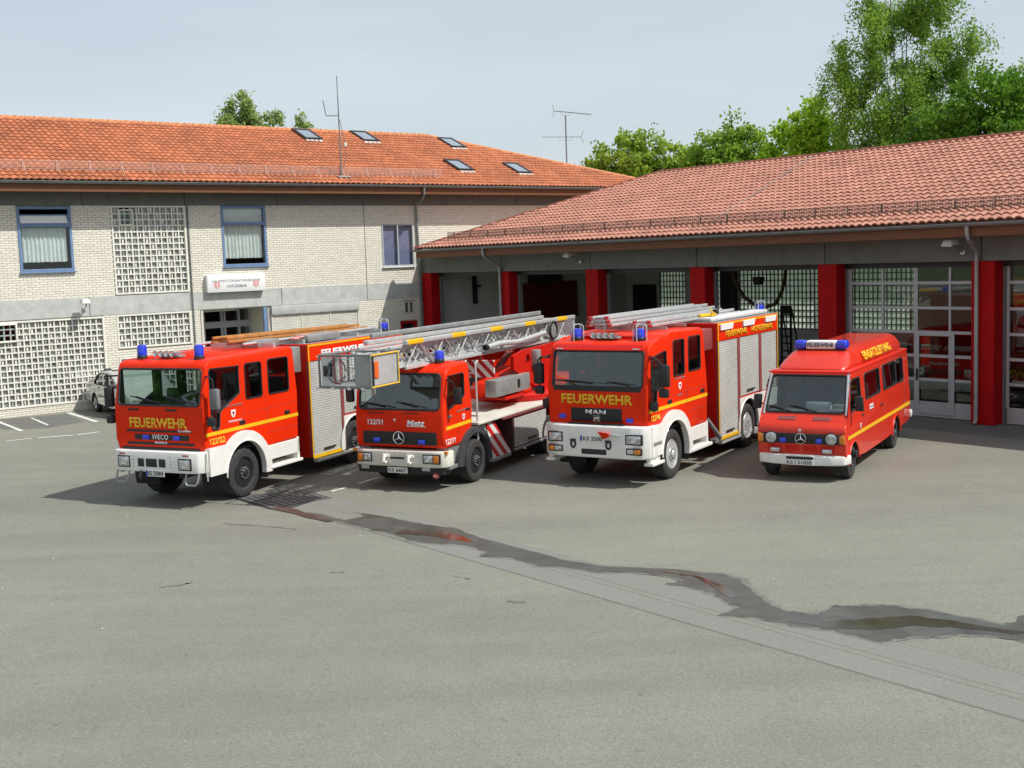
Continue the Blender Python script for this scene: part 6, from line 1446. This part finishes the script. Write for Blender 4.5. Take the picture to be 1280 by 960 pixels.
def hall_vehicles():
    # red van behind the closed wicket-door gate
    c = BM @ Vector((22.75, 2.1, 0)); h = math.degrees(math.atan2(UA.x, UA.y))
    P, MW = vehicle('red_rescue_truck', (c.x, c.y), h, 'red truck with white bumper standing behind the glazed gate with the wicket door', 'truck')
    H = 1.02; prof = [(.62, .8), (.64, 1.5), (.30, 2.15), (.1, 2.28), (-2.5, 2.3), (-2.5, .6), (.3, .6)]
    ws = rrect(-.88, .88, 1.56, 2.1, .06); cab(P, prof, H, M['red2'], ws, [rrect(.15, -.7, 1.5, 2.1, .05)], [(0, .42, .5)])
    m = MB(); m.plate(ws, [], lambda u, v, w: (.62+(.32-.62)*(v-1.54)/.58-.02-w, u, v), .006); m.build('windscreen', M['g_dark'], P, 0)
    MB().box(.5, .78, -1.04, 1.04, .62, .92, .04).build('bumper', M['white'], P)
    for s in (1, -1): headlamp(P, .66, s*.72-.13, s*.72+.13, .98, 1.22); wheel(P, 0, s*1.0, .42, .26, s, 'silver', False); mirror(P, (.3, s*H, 2.0), [(.45, s*(H+.15), 2.0)], (.42, s*(H+.2), 1.75), .05, .08, .18)
    MB().box(.62, .665, -.5, .5, 1.0, 1.2, .02).build('grille', M['black'], P); text('FEUERWEHR', 'front_lettering', M['whitefilm'], P, (.668, 0, 1.34), 'front', .9, .09, .02)
    MB().box(-6.2, -2.6, -1.1, 1.1, .6, 2.75, .05).build('rear_body', M['darkred'], P)
    c = BM @ Vector((25.55, 2.6, 0))
    P, MW = vehicle('hose_truck', (c.x, c.y), h, 'dark truck with yellow letters SW 2000 behind the gate at the right edge', 'truck')
    H = 1.05; prof = [(.95, .7), (1.0, 1.8), (.8, 2.6), (.6, 2.72), (-.9, 2.74), (-.9, .7)]
    ws = rrect(-.9, .9, 1.75, 2.45, .06); cab(P, prof, H, M['darkred'], ws, [rrect(.55, -.4, 1.7, 2.4, .05)], [(0, .46, .54)])
    m = MB(); m.plate(ws, [], lambda u, v, w: (1.0+(.83-1.0)*(v-1.75)/.72-.02-w, u, v), .006); m.build('windscreen', M['g_dark'], P, 0)
    MB().box(.95, 1.06, -.85, .85, .78, 1.45, .03).build('grille', M['black'], P); MB().box(.9, 1.15, -1.08, 1.08, .45, .75, .04).build('bumper', M['black'], P)
    text('SW 2000', 'front_lettering', M['yellow'], P, (1.065, -.42, 1.16), 'front', 1.15, .20, .03)
    for s in (1, -1): wheel(P, 0, s*1.03, .46, .28, s, 'black', False); headlamp(P, 1.16, s*.8-.12, s*.8+.12, .52, .68)
    MB().box(-5.5, -1.0, -1.12, 1.12, .7, 2.9, .05).build('rear_body', M['darkred'], P)
M['darkred'] = pmat('dark_red_truck_paint', (.10, .012, .012), .4, coat=.4)
for f in (engine_left, turntable_engine, engine_right, command_van, silver_car, hall_vehicles): f()
